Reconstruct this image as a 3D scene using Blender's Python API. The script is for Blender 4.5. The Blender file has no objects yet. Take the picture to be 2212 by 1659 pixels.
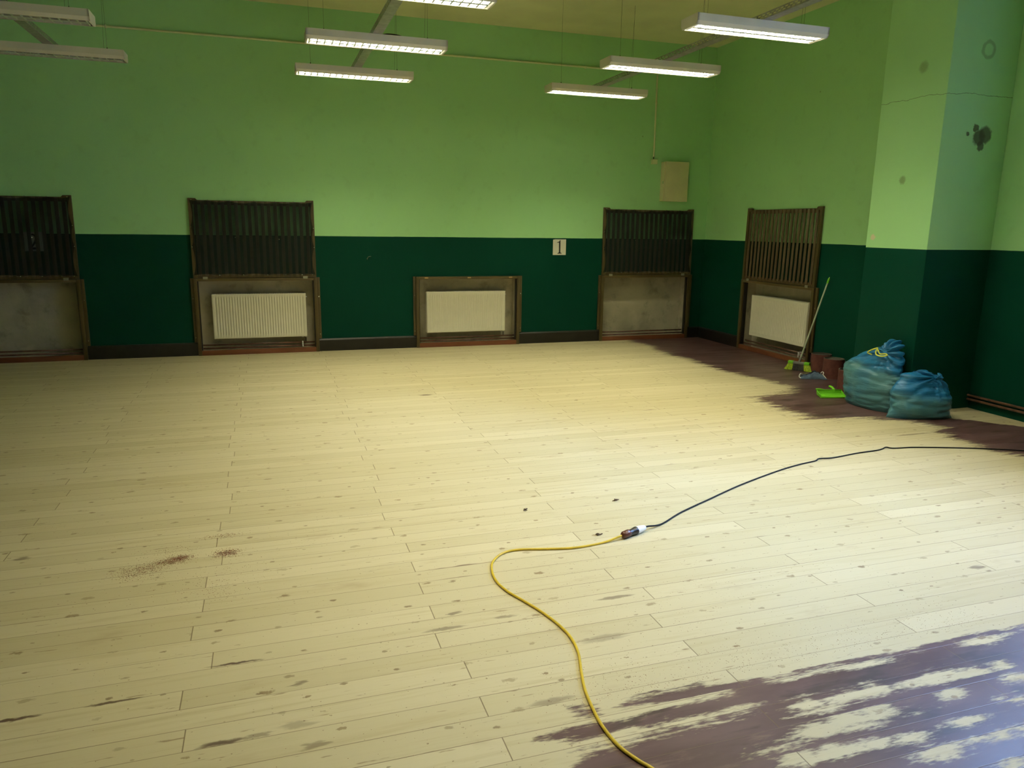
import bpy, bmesh, math, random
from mathutils import Vector, Matrix, noise
random.seed(7)
PI = math.pi
COL = bpy.context.scene.collection
SC = bpy.context.scene

# ------------------------------------------------------------------ room size (metres)
D, XR, ZC = 10.05, 6.37, 4.23            # back wall, right wall, ceiling
XL, YF = -6.5, -3.2                      # left wall, wall behind the camera
DADO = 1.5
PX, PY0, PY1 = 5.61, 5.25, 5.98          # pillar on the right wall

# ------------------------------------------------------------------ object helpers
def link(o, parent=None):
    COL.objects.link(o)
    if parent is not None:
        o.parent = parent
    return o

def obj(name, bm, mat, parent=None, smooth=False, auto=None):
    me = bpy.data.meshes.new(name)
    bmesh.ops.recalc_face_normals(bm, faces=bm.faces)
    bm.to_mesh(me); bm.free()
    if mat is not None:
        me.materials.append(mat)
    if smooth or auto:
        me.polygons.foreach_set('use_smooth', [True] * len(me.polygons))
    if auto:
        me.set_sharp_from_angle(angle=math.radians(auto))
    return link(bpy.data.objects.new(name, me), parent)

def empty(name, loc=(0, 0, 0), rz=0.0):
    o = bpy.data.objects.new(name, None)
    o.location = loc; o.rotation_euler = (0, 0, rz)
    o.empty_display_size = 0.1
    return link(o)

def tag(o, label, cat, group=None, kind=None):
    o['label'] = label; o['category'] = cat
    if group: o['group'] = group
    if kind: o['kind'] = kind
    return o

def structure(o, label=None, cat=None):
    o['kind'] = 'structure'
    if label: o['label'] = label
    if cat: o['category'] = cat
    return o

def copy_tree(o, parent=None):
    c = o.copy(); COL.objects.link(c)
    if parent is not None:
        c.parent = parent
    for ch in list(o.children):
        copy_tree(ch, c)
    return c

# ------------------------------------------------------------------ mesh helpers
def box(bm, x0, x1, y0, y1, z0, z1):
    v = [bm.verts.new(p) for p in ((x0,y0,z0),(x1,y0,z0),(x1,y1,z0),(x0,y1,z0),
                                   (x0,y0,z1),(x1,y0,z1),(x1,y1,z1),(x0,y1,z1))]
    for f in ((0,3,2,1),(4,5,6,7),(0,1,5,4),(1,2,6,5),(2,3,7,6),(3,0,4,7)):
        bm.faces.new([v[i] for i in f])

def bevel(bm, w, seg=2):
    bmesh.ops.bevel(bm, geom=list(bm.edges), offset=w, segments=seg, affect='EDGES', profile=0.6)

def bbox(*a, w=0.003, seg=2):
    bm = bmesh.new(); box(bm, *a); bevel(bm, w, seg); return bm

def addb(bm, *a, w=0.003, seg=1):
    t = bbox(*a, w=w, seg=seg)
    me = bpy.data.meshes.new('t'); t.to_mesh(me); t.free()
    bm.from_mesh(me); bpy.data.meshes.remove(me)

def prism(bm, pts, axis, a, b):
    """extrude a 2D outline along axis ('x','y','z') from a to b"""
    def P(p, t):
        return {'x': (t, p[0], p[1]), 'y': (p[0], t, p[1]), 'z': (p[0], p[1], t)}[axis]
    A = [bm.verts.new(P(p, a)) for p in pts]; B = [bm.verts.new(P(p, b)) for p in pts]
    n = len(pts)
    bm.faces.new(A); bm.faces.new(B[::-1])
    for i in range(n):
        bm.faces.new((A[i], B[i], B[(i+1) % n], A[(i+1) % n]))

def tube(bm, pts, r, n=10, cap=True):
    """swept tube through points; r a number or a list"""
    pts = [Vector(p) for p in pts]; k = len(pts)
    rr = r if isinstance(r, (list, tuple)) else [r] * k
    up = None; rings = []
    for i, p in enumerate(pts):
        t = (pts[min(i+1, k-1)] - pts[max(i-1, 0)]).normalized()
        if up is None:
            up = Vector((0, 0, 1)) if abs(t.z) < 0.9 else Vector((1, 0, 0))
        s = t.cross(up).normalized(); u = s.cross(t).normalized(); up = u
        rings.append([bm.verts.new(p + (s*math.cos(2*PI*j/n) + u*math.sin(2*PI*j/n)) * rr[i]) for j in range(n)])
    for a, b in zip(rings, rings[1:]):
        for j in range(n):
            bm.faces.new((a[j], a[(j+1) % n], b[(j+1) % n], b[j]))
    if cap:
        bm.faces.new(rings[0][::-1]); bm.faces.new(rings[-1])

def spline(pts, sub=8):
    """Catmull-Rom through the points"""
    P = [Vector(p) for p in pts]; P = [2*P[0]-P[1]] + P + [2*P[-1]-P[-2]]
    out = []
    for i in range(1, len(P)-2):
        a, b, c, d = P[i-1:i+3]
        for k in range(sub):
            t = k/sub
            out.append(0.5*((2*b) + (c-a)*t + (2*a-5*b+4*c-d)*t*t + (3*b-a-3*c+d)*t**3))
    out.append(P[-2]); return out

def lathe(bm, prof, n=24, M=Matrix()):
    """prof: (radius, height) pairs turned round z, then moved by M"""
    rings = []
    for r, z in prof:
        rings.append([bm.verts.new(M @ Vector((r*math.cos(2*PI*j/n), r*math.sin(2*PI*j/n), z))) for j in range(n)])
    for a, b in zip(rings, rings[1:]):
        for j in range(n):
            bm.faces.new((a[j], a[(j+1) % n], b[(j+1) % n], b[j]))
    bm.faces.new(rings[0][::-1]); bm.faces.new(rings[-1])

def axis_matrix(p, d):
    return Matrix.Translation(Vector(p)) @ Vector(d).normalized().to_track_quat('Z', 'Y').to_matrix().to_4x4()

# ------------------------------------------------------------------ node helpers
class N:
    def __init__(self, name):
        self.m = bpy.data.materials.new(name); self.m.use_nodes = True
        self.t = self.m.node_tree; self.t.nodes.clear()
        self.out = self.t.nodes.new('ShaderNodeOutputMaterial')
    def n(self, typ, **kw):
        nd = self.t.nodes.new(typ)
        for k, v in kw.items(): setattr(nd, k, v)
        return nd
    def l(self, a, b): self.t.links.new(a, b)
    def put(self, sock, v):
        if hasattr(v, 'is_output'): self.l(v, sock)
        else: sock.default_value = v
    def math(self, op, a, b=0.0, c=0.0, clamp=False):
        nd = self.n('ShaderNodeMath', operation=op, use_clamp=clamp)
        for s, v in zip(nd.inputs, (a, b, c)): self.put(s, v)
        return nd.outputs[0]
    def mix(self, f, a, b, mode='MIX'):
        nd = self.n('ShaderNodeMix', data_type='RGBA', blend_type=mode)
        self.put(nd.inputs[0], f)
        for s, v in ((nd.inputs[6], a), (nd.inputs[7], b)):
            if isinstance(v, tuple) and len(v) == 3: v = v + (1.0,)
            self.put(s, v)
        return nd.outputs[2]
    def step(self, v, a, b, lo=0.0, hi=1.0):
        nd = self.n('ShaderNodeMapRange', interpolation_type='SMOOTHSTEP')
        self.put(nd.inputs[0], v)
        for i, x in zip((1, 2, 3, 4), (a, b, lo, hi)): self.put(nd.inputs[i], x)
        return nd.outputs[0]
    def noise(self, vec, scale, detail=3.0, rough=0.55, dim='3D', dist=0.0):
        nd = self.n('ShaderNodeTexNoise', noise_dimensions=dim)
        self.put(nd.inputs['Vector'], vec)
        nd.inputs['Scale'].default_value = scale; nd.inputs['Detail'].default_value = detail
        nd.inputs['Roughness'].default_value = rough; nd.inputs['Distortion'].default_value = dist
        return nd.outputs[0]
    def voro(self, vec, scale, dim='2D', feature='F1', rnd=1.0):
        nd = self.n('ShaderNodeTexVoronoi', voronoi_dimensions=dim, feature=feature)
        self.put(nd.inputs['Vector'], vec); nd.inputs['Scale'].default_value = scale
        nd.inputs['Randomness'].default_value = rnd
        return nd
    def comb(self, x, y, z=0.0):
        nd = self.n('ShaderNodeCombineXYZ')
        for s, v in zip(nd.inputs, (x, y, z)): self.put(s, v)
        return nd.outputs[0]
    def sep(self, v):
        nd = self.n('ShaderNodeSeparateXYZ'); self.l(v, nd.inputs[0]); return nd.outputs
    def pos(self):
        return self.n('ShaderNodeNewGeometry').outputs['Position']
    def objc(self):
        return self.n('ShaderNodeTexCoord').outputs['Object']
    def bump(self, h, strength=0.3, dist=0.01):
        nd = self.n('ShaderNodeBump'); nd.inputs['Strength'].default_value = strength
        nd.inputs['Distance'].default_value = dist; self.l(h, nd.inputs['Height']); return nd.outputs[0]
    def pbr(self, color, rough=0.6, metal=0.0, normal=None, spec=0.5, **kw):
        p = self.n('ShaderNodeBsdfPrincipled')
        if isinstance(color, tuple) and len(color) == 3: color = color + (1.0,)
        self.put(p.inputs['Base Color'], color); self.put(p.inputs['Roughness'], rough)
        self.put(p.inputs['Metallic'], metal); self.put(p.inputs['Specular IOR Level'], spec)
        if normal is not None: self.l(normal, p.inputs['Normal'])
        for k, v in kw.items(): self.put(p.inputs[k.replace('_', ' ')], v)
        return p.outputs[0]
    def done(self, shader):
        self.l(shader, self.out.inputs['Surface']); return self.m

def plain(name, color, rough=0.5, metal=0.0, var=0.12, scale=6.0, bump=0.0, spec=0.5):
    """paint / plastic / metal with slight procedural unevenness"""
    q = N(name); c = q.objc()
    f = q.noise(c, scale, 4.0)
    dark = tuple(v*(1-var) for v in color); lite = tuple(min(1, v*(1+var)) for v in color)
    col = q.mix(q.step(f, 0.3, 0.7), dark, lite)
    nrm = q.bump(q.noise(c, scale*12, 2.0), bump, 0.003) if bump else None
    return q.done(q.pbr(col, rough, metal, nrm, spec))

# ------------------------------------------------------------------ materials
def wall_paint():
    q = N('two_tone_wall_paint'); p = q.pos(); x, y, z = q.sep(p)
    wob = q.math('MULTIPLY', q.math('SUBTRACT', q.noise(p, 3.0, 3.0), 0.5), 0.008)
    up = q.step(q.math('ADD', z, wob), DADO-0.002, DADO+0.002)
    n1 = q.noise(p, 0.9, 4.0); n2 = q.noise(p, 7.0, 4.0)
    light = q.mix(q.step(n1, 0.3, 0.7), (0.39, 0.74, 0.345), (0.415, 0.77, 0.365))
    light = q.mix(q.step(n2, 0.56, 0.75, 0.0, 0.12), light, (0.25, 0.44, 0.16))
    darkc = q.mix(q.step(n1, 0.3, 0.7), (0.001, 0.040, 0.025), (0.0015, 0.047, 0.029))
    # scattered small chips in the dark oil paint
    vd = q.voro(p, 2.3, '3D'); chip = q.math('LESS_THAN', vd.outputs['Distance'], 0.014)
    darkc = q.mix(q.math('MULTIPLY', chip, 0.5), darkc, (0.25, 0.3, 0.22))
    lchip = q.math('LESS_THAN', q.voro(p, 1.1, '3D').outputs['Distance'], 0.012)
    light = q.mix(q.math('MULTIPLY', lchip, 0.5), light, (0.2, 0.3, 0.12))
    col = q.mix(up, darkc, light)
    rough = q.step(up, 0, 1, 0.55, 0.9)
    h = q.math('ADD', q.noise(p, 90.0, 2.0), q.math('MULTIPLY', q.noise(p, 22.0, 3.0), 0.8))
    spec = q.step(up, 0, 1, 0.09, 0.15)
    return q.done(q.pbr(col, rough, 0.0, q.bump(h, 0.18, 0.004), spec))

def pillar_paint():
    q = N('pillar_paint'); p = q.pos(); x, y, z = q.sep(p)
    up = q.step(z, DADO-0.002, DADO+0.002)
    n1 = q.noise(p, 0.9, 4.0)
    light = q.mix(q.step(n1, 0.3, 0.7), (0.39, 0.74, 0.345), (0.415, 0.77, 0.365))
    def blob(cx, cy, cz, r, n, amp):
        d = q.n('ShaderNodeVectorMath', operation='DISTANCE'); q.l(p, d.inputs[0]); d.inputs[1].default_value = (cx, cy, cz)
        e = q.math('ADD', d.outputs['Value'], q.math('MULTIPLY', q.math('SUBTRACT', q.noise(p, n, 3.0), 0.5), amp))
        return q.math('DIVIDE', e, r)
    for (cx, cz, r) in BLOBS['smear']:
        e = blob(cx, PY0, cz, r, 24.0, 0.05)
        light = q.mix(q.step(e, 0.7, 1.1, 0.88, 0.0), light, (0.075, 0.09, 0.06))
    cx, cz = BLOBS['ring']
    e = blob(cx, PY0, cz, 0.07, 20.0, 0.03)
    ring = q.math('MULTIPLY', q.step(e, 0.55, 0.85), q.step(e, 1.0, 1.25, 1.0, 0.0))
    light = q.mix(q.math('MULTIPLY', ring, 0.4), light, (0.13, 0.2, 0.09))
    for (cy, cz, r, a) in BLOBS['spots']:
        e = blob(PX, cy, cz, r, 40.0, 0.03)
        light = q.mix(q.step(e, 0.4, 1.1, a, 0.0), light, (0.16, 0.24, 0.10))
    cy, cz = BLOBS['flake']
    e = blob(PX, cy, cz, 0.03, 30.0, 0.04)
    light = q.mix(q.step(e, 0.85, 1.0, 1.0, 0.0), light, (0.66, 0.66, 0.45))
    # hairline crack round the shaft
    crk = q.math('ADD', q.math('SUBTRACT', z, BLOBS['crack']), q.math('MULTIPLY', q.math('SUBTRACT', q.noise(p, 5.0, 6.0), 0.5), 0.09))
    crk = q.math('LESS_THAN', q.math('ABSOLUTE', crk), 0.0028)
    light = q.mix(q.math('MULTIPLY', crk, 0.6), light, (0.08, 0.12, 0.05))
    darkc = q.mix(q.step(n1, 0.3, 0.7), (0.001, 0.040, 0.025), (0.0015, 0.047, 0.029))
    col = q.mix(up, darkc, light)
    h = q.math('ADD', q.noise(p, 90.0, 2.0), q.math('MULTIPLY', q.noise(p, 22.0, 3.0), 0.8))
    return q.done(q.pbr(col, q.step(up, 0, 1, 0.55, 0.9), 0.0, q.bump(h, 0.18, 0.004), q.step(up, 0, 1, 0.09, 0.15)))

BLOBS = {'smear': [(6.035, 2.475, 0.075), (6.105, 2.50, 0.08), (5.985, 2.555, 0.035), (6.065, 2.405, 0.045), (5.905, 2.50, 0.018)],
         'ring': (6.015, 3.20), 'spots': [(5.53, 3.08, 0.06, 0.5), (5.62, 2.12, 0.045, 0.6)],
         'flake': (5.90, 1.60), 'crack': 2.83}

SCARS = [(-0.19,2.754,.10,.009,.95),(-0.60,2.627,.08,.009,.9),(-0.89,2.622,.07,.010,.95),(-0.22,2.293,.085,.013,.9),(-0.11,2.297,.05,.012,.5),
    (0.627,2.768,.10,.014,.55),(0.898,2.789,.06,.012,.5),(-1.243,4.015,.035,.025,.6),(0.038,2.553,.03,.016,.6),(0.013,2.316,.07,.022,.35),(0.066,2.193,.045,.02,.5),
    (1.436,7.11,.075,.03,.8),(0.693,2.879,.025,.016,.6),(1.436,2.808,.09,.014,.6),(5.05,4.632,.20,.018,.6),(4.742,6.20,.35,.022,.55),(1.239,2.509,.12,.025,.35),(0.88,2.183,.09,.02,.45),(3.33,2.566,.05,.02,.6)]
def floor_wood():
    q = N('half_sanded_pine_boards'); p = q.objc(); x, y, z = q.sep(p)
    W, L, Y0, X0 = 0.115, 1.88, 2.282, -0.33
    v = q.math('DIVIDE', q.math('SUBTRACT', y, Y0), W)
    i = q.math('FLOOR', v); fy = q.math('SUBTRACT', v, i)
    wn = q.n('ShaderNodeTexWhiteNoise', noise_dimensions='1D'); q.l(i, wn.inputs['W'])
    par = q.math('FLOORED_MODULO', i, 2.0)
    u = q.math('ADD', q.math('SUBTRACT', x, X0), q.math('MULTIPLY', par, L/2))
    u = q.math('ADD', u, q.math('MULTIPLY', q.math('SUBTRACT', wn.outputs['Value'], 0.5), 0.10))
    u = q.math('DIVIDE', u, L); k = q.math('FLOOR', u); fx = q.math('SUBTRACT', u, k)
    bid = q.n('ShaderNodeTexWhiteNoise', noise_dimensions='2D'); q.l(q.comb(i, k), bid.inputs['Vector'])
    b = bid.outputs['Value']
    # distances (metres) to board edges and butt joints
    dy = q.math('MULTIPLY', q.math('MINIMUM', fy, q.math('SUBTRACT', 1.0, fy)), W)
    dx = q.math('MULTIPLY', q.math('MINIMUM', fx, q.math('SUBTRACT', 1.0, fx)), L)
    off = q.math('MULTIPLY', b, 37.0)
    gv = q.comb(q.math('ADD', q.math('MULTIPLY', x, 1.1), off), q.math('MULTIPLY', y, 26.0), off)
    g1 = q.noise(gv, 1.0, 5.0, 0.6, dist=0.6)
    gv2 = q.comb(q.math('ADD', q.math('MULTIPLY', x, 4.0), off), q.math('MULTIPLY', y, 150.0), off)
    g2 = q.noise(gv2, 1.0, 3.0)
    base = q.mix(b, (0.50, 0.435, 0.265), (0.575, 0.505, 0.325))
    base = q.mix(q.step(g1, 0.50, 0.72, 0.0, 0.55), base, (0.43, 0.355, 0.19))
    base = q.mix(q.step(g2, 0.55, 0.8, 0.0, 0.25), base, (0.50, 0.40, 0.22))
    # knots
    def knots(scale, rmin, rmax, keep, seed, amount, c):
        vec = q.comb(q.math('MULTIPLY', x, 0.48), q.math('ADD', y, seed), 0.0)
        vd = q.voro(vec, scale); cr, cg, cb = q.sep(vd.outputs['Color'])
        d = q.math('ADD', vd.outputs['Distance'], q.math('MULTIPLY', q.math('SUBTRACT', q.noise(p, 45.0, 3.0), 0.5), 0.16))
        r = q.math('MULTIPLY_ADD', cr, rmax-rmin, rmin)
        m = q.math('MULTIPLY', q.step(q.math('DIVIDE', d, r), 0.45, 1.0, 1.0, 0.0), q.math('GREATER_THAN', cg, 1-keep))
        return q.math('MULTIPLY', m, q.math('MULTIPLY_ADD', cb, amount*0.6, amount*0.4))
    base = q.mix(knots(5.0, 0.025, 0.085, 0.75, 0.0, 0.9, 0), base, (0.24, 0.165, 0.08))
    base = q.mix(knots(8.0, 0.03, 0.09, 0.6, 3.7, 0.85, 0), base, (0.18, 0.115, 0.055))
    # short torn-grain dashes lying along the boards
    ds = q.noise(q.comb(q.math('ADD', q.math('MULTIPLY', x, 7.0), off), q.math('MULTIPLY', y, 52.0), off), 1.0, 3.0, 0.6)
    base = q.mix(q.step(ds, 0.66, 0.76, 0.0, 0.75), base, (0.22, 0.14, 0.07))
    sm2 = q.noise(q.comb(q.math('MULTIPLY', x, 2.4), q.math('MULTIPLY', y, 6.0), 5.0), 1.0, 4.0, 0.6)
    base = q.mix(q.step(sm2, 0.60, 0.78, 0.0, 0.45), base, (0.36, 0.27, 0.15))
    # fine specks of sanding dust and filler
    spk = q.voro(q.comb(q.math('MULTIPLY', x, 0.75), y, 0.0), 42.0)
    sr, sg, sb = q.sep(spk.outputs['Color'])
    sdist = q.math('ADD', spk.outputs['Distance'], q.math('MULTIPLY', q.math('SUBTRACT', q.noise(q.comb(q.math('MULTIPLY', x, 90.0), q.math('MULTIPLY', y, 160.0)), 1.0, 2.0), 0.5), 0.16))
    dens = q.step(q.noise(p, 2.0, 3.0), 0.40, 0.70, 0.03, 0.34)
    sm = q.math('MULTIPLY', q.math('LESS_THAN', sdist, q.math('MULTIPLY_ADD', sg, 0.09, 0.03)),
                q.math('LESS_THAN', sr, dens))
    base = q.mix(q.math('MULTIPLY', sm, q.math('MULTIPLY_ADD', sb, 0.5, 0.2)), base, (0.16, 0.095, 0.045))
    # old varnish left in the low spots along the seams
    st = q.noise(q.comb(q.math('MULTIPLY', x, 1.9), q.math('MULTIPLY', i, 7.3), 0.0), 1.0, 3.0)
    hw = q.step(st, 0.60, 0.80, 0.0, 0.020)
    rag = q.math('MULTIPLY', q.noise(q.comb(q.math('MULTIPLY', x, 16.0), q.math('MULTIPLY', y, 90.0)), 1.0, 2.0), 0.012)
    low = q.step(q.math('SUBTRACT', q.math('ADD', q.math('MULTIPLY', fy, W), rag), hw), 0.0, 0.008, 1.0, 0.0)
    base = q.mix(q.math('MULTIPLY', low, 0.75), base, (0.12, 0.06, 0.04))
    # single scars and stains: (x, y, half length, half width, strength)
    wx = q.math('ADD', x, q.math('MULTIPLY', q.math('SUBTRACT', q.noise(q.comb(q.math('MULTIPLY', x, 9.0), q.math('MULTIPLY', y, 60.0)), 1.0, 3.0), 0.5), 0.14))
    wy = q.math('ADD', y, q.math('MULTIPLY', q.math('SUBTRACT', q.noise(q.comb(q.math('MULTIPLY', x, 25.0), q.math('MULTIPLY', y, 25.0), 3.0), 1.0, 3.0), 0.5), 0.022))
    acc = None
    for (cx, cy, a, b2, st_) in SCARS:
        ex_ = q.math('DIVIDE', q.math('SUBTRACT', wx, cx), a); ey_ = q.math('DIVIDE', q.math('SUBTRACT', wy, cy), b2)
        dd = q.math('ADD', q.math('MULTIPLY', ex_, ex_), q.math('MULTIPLY', ey_, ey_))
        mk = q.step(dd, 0.15, 1.3, st_, 0.0)
        acc = mk if acc is None else q.math('MAXIMUM', acc, mk)
    base = q.mix(acc, base, (0.085, 0.042, 0.026))
    # the unsanded varnish: signed distance carried on the mesh, broken up along the grain
    sd = q.n('ShaderNodeAttribute', attribute_name='varnish').outputs['Fac']
    rg = q.noise(q.comb(q.math('ADD', q.math('MULTIPLY', x, 5.0), off), q.math('MULTIPLY', y, 30.0)), 1.0, 5.0, 0.65)
    rg2 = q.noise(q.comb(q.math('MULTIPLY', x, 28.0), q.math('MULTIPLY', y, 120.0)), 1.0, 3.0)
    amp = q.n('ShaderNodeAttribute', attribute_name='ragged').outputs['Fac']
    e = q.math('ADD', sd, q.math('MULTIPLY', q.math('SUBTRACT', rg, 0.5), amp))
    e = q.math('ADD', e, q.math('MULTIPLY', q.math('SUBTRACT', rg2, 0.5), q.math('MULTIPLY', amp, 0.6)))
    strip = q.n('ShaderNodeTexWhiteNoise', noise_dimensions='1D'); q.l(q.math('FLOOR', q.math('MULTIPLY', y, 34.0)), strip.inputs['W'])
    e = q.math('ADD', e, q.math('MULTIPLY', q.math('SUBTRACT', strip.outputs['Value'], 0.5), q.math('MULTIPLY', amp, 0.22)))
    var = q.step(q.math('DIVIDE', e, amp), -0.14, 0.17)
    # scattered scuffs inside the varnish
    sc = q.noise(q.comb(q.math('MULTIPLY', x, 3.2), q.math('MULTIPLY', y, 17.0), 4.0), 1.0, 6.0, 0.68)
    thin = q.step(sc, 0.55, 0.72, 0.0, 0.75)
    vcol = q.mix(q.step(q.noise(q.comb(q.math('MULTIPLY', x, 1.6), q.math('MULTIPLY', y, 6.0)), 1.0, 4.0), 0.35, 0.65), (0.074, 0.036, 0.038), (0.120, 0.066, 0.070))
    vcol = q.mix(thin, vcol, (0.20, 0.125, 0.10))
    drk = q.noise(q.comb(q.math('MULTIPLY', x, 2.2), q.math('MULTIPLY', y, 9.0), 9.0), 1.0, 4.0, 0.6)
    vcol = q.mix(q.step(drk, 0.54, 0.64, 0.0, 0.75), vcol, (0.038, 0.020, 0.017))
    # board seams
    sv = q.step(q.noise(q.comb(q.math('MULTIPLY', x, 0.7), q.math('MULTIPLY', i, 3.1), 2.0), 1.0, 2.0), 0.35, 0.65, 0.25, 0.95)
    seam = q.math('MULTIPLY', q.step(dy, 0.0006, 0.0021, 1.0, 0.0), sv)
    joint = q.math('MULTIPLY', q.step(dx, 0.0008, 0.0030, 1.0, 0.0), 0.85)
    line = q.math('MAXIMUM', seam, joint)
    col = q.mix(var, base, vcol)
    col = q.mix(q.math('MULTIPLY', line, 0.95), col, (0.13, 0.078, 0.035))
    h = q.math('ADD', q.math('MULTIPLY', line, -1.0), q.math('MULTIPLY', g1, 0.25))
    h = q.math('ADD', h, q.math('MULTIPLY', var, 0.35))
    rough = q.step(var, 0, 1, 0.60, 0.36)
    rough = q.math('ADD', rough, q.math('MULTIPLY', q.math('SUBTRACT', drk, 0.5), 0.25))
    return q.done(q.pbr(col, rough, 0.0, q.bump(h, 0.25, 0.0025), 0.45))

def plaster(name='niche_plaster', tint=(0.52, 0.48, 0.36)):
    q = N(name); p = q.pos()
    a = q.noise(p, 1.7, 5.0, 0.6); b = q.noise(p, 6.0, 5.0, 0.62)
    col = q.mix(q.step(a, 0.35, 0.68), tint, tuple(v*0.72 for v in tint))
    col = q.mix(q.step(b, 0.52, 0.72, 0.0, 0.5), col, (0.20, 0.185, 0.14))
    c = q.noise(p, 2.6, 4.0); col = q.mix(q.step(c, 0.6, 0.75, 0.0, 0.5), col, (0.62, 0.58, 0.45))
    return q.done(q.pbr(col, 0.92, 0.0, q.bump(q.noise(p, 40.0, 4.0), 0.4, 0.006), 0.2))

def wood(name, c0, c1, rough=0.45, axis='z'):
    q = N(name); x, y, z = q.sep(q.objc())
    sc = {'z': (30, 30, 2.5), 'x': (2.5, 30, 30), 'y': (30, 2.5, 30)}[axis]
    v = q.comb(*[q.math('MULTIPLY', a, s) for a, s in zip((x, y, z), sc)])
    f = q.noise(v, 1.0, 5.0, 0.6)
    col = q.mix(q.step(f, 0.3, 0.7), c0, c1)
    return q.done(q.pbr(col, rough, 0.0, q.bump(f, 0.15, 0.003)))

M = {}
M['wall'] = wall_paint(); M['pillar'] = pillar_paint(); M['floor'] = floor_wood()
M['plaster'] = plaster()
M['ceiling'] = plain('ceiling_distemper', (0.71, 0.71, 0.43), 0.95, var=0.06, scale=1.2, bump=0.1, spec=0.1)
M['wood'] = wood('brown_varnished_wood', (0.050, 0.034, 0.010), (0.105, 0.075, 0.026))
M['woodx'] = wood('brown_varnished_rail', (0.060, 0.042, 0.012), (0.115, 0.084, 0.030), axis='x')
M['slat'] = wood('slat_wood', (0.080, 0.056, 0.030), (0.140, 0.102, 0.058))
M['redwood'] = wood('red_brown_board', (0.135, 0.040, 0.014), (0.20, 0.066, 0.025), 0.5, 'x')
M['skirting'] = plain('black_brown_skirting_paint', (0.010, 0.0085, 0.007), 0.4, var=0.25, scale=9)
M['rad'] = plain('radiator_enamel', (0.80, 0.77, 0.62), 0.35, var=0.02)
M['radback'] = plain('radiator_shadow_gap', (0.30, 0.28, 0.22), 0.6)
M['pipe'] = plain('rusty_brown_pipe_paint', (0.13, 0.060, 0.035), 0.35, var=0.35, scale=14)
M['brass'] = plain('nickel_valve', (0.62, 0.60, 0.52), 0.3, 0.8)
M['hook'] = plain('dull_steel_hook', (0.20, 0.19, 0.13), 0.5, 0.5)
M['white'] = plain('white_enamel', (0.72, 0.70, 0.60), 0.4, var=0.03)
M['wplastic'] = plain('white_plastic', (0.80, 0.80, 0.80), 0.35, var=0.03)
M['steel'] = plain('galvanised_steel', (0.42, 0.42, 0.39), 0.42, 0.75, var=0.15, scale=18)
M['screw'] = plain('bright_screw', (0.75, 0.75, 0.72), 0.25, 0.9)
M['darkmetal'] = plain('dark_metal', (0.05, 0.05, 0.045), 0.4, 0.6)
M['black'] = plain('black_rubber', (0.009, 0.008, 0.009), 0.65, spec=0.2)
M['blackp'] = plain('black_plastic', (0.022, 0.018, 0.017), 0.35)
M['yellow'] = plain('yellow_cable', (0.62, 0.44, 0.035), 0.4, var=0.1, scale=30)
M['brown'] = plain('brown_bakelite', (0.105, 0.030, 0.018), 0.35)
M['conduit'] = plain('cream_conduit', (0.66, 0.72, 0.42), 0.5, var=0.05)
M['cab'] = plain('cream_steel_cabinet', (0.68, 0.65, 0.38), 0.45, var=0.04)
M['paper'] = plain('white_paper', (0.74, 0.72, 0.62), 0.9, var=0.03)
M['ink'] = plain('black_ink', (0.01, 0.01, 0.01), 0.7)
M['green'] = plain('lime_green_plastic', (0.17, 0.55, 0.02), 0.4)
M['lime'] = plain('lime_bristle', (0.42, 0.58, 0.04), 0.6, var=0.3, scale=60)
M['greyb'] = plain('grey_bristle', (0.055, 0.055, 0.05), 0.7, var=0.3, scale=60)
M['greyp'] = plain('grey_plastic', (0.20, 0.20, 0.175), 0.5)
M['handle'] = plain('grey_green_painted_steel', (0.42, 0.48, 0.36), 0.35)
M['abrasive'] = plain('red_brown_abrasive', (0.115, 0.034, 0.026), 0.9, var=0.2, scale=20, bump=0.4)
M['beltback'] = plain('grey_belt_cloth', (0.10, 0.085, 0.07), 0.9, var=0.2)
M['denim'] = plain('blue_grey_cloth', (0.085, 0.135, 0.215), 0.9, var=0.25, scale=14, bump=0.4)
M['denimdark'] = plain('navy_binding', (0.02, 0.024, 0.04), 0.9)
M['cord'] = plain('white_cord', (0.72, 0.70, 0.66), 0.8)
M['chip'] = plain('dark_wood_chip', (0.085, 0.05, 0.025), 0.8, var=0.5, scale=60)
M['dust'] = plain('red_brown_sanding_dust', (0.17, 0.055, 0.028), 0.9, var=0.5, scale=60)
M['drawstring'] = plain('yellow_drawstring', (0.62, 0.68, 0.09), 0.45)
M['winframe'] = plain('white_window_paint', (0.78, 0.78, 0.75), 0.4, var=0.03)

def gauze():
    q = N('dark_green_gauze'); tr = q.n('ShaderNodeBsdfTransparent'); tr.inputs[0].default_value = (0.80, 0.88, 0.90, 1)
    d = q.pbr(q.mix(q.noise(q.objc(), 5.0, 3.0), (0.022, 0.030, 0.026), (0.032, 0.040, 0.035)), 0.95, spec=0.1)
    m = q.n('ShaderNodeMixShader'); m.inputs[0].default_value = 0.66
    q.l(tr.outputs[0], m.inputs[1]); q.l(d, m.inputs[2]); return q.done(m.outputs[0])
M['gauze'] = gauze()

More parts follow.
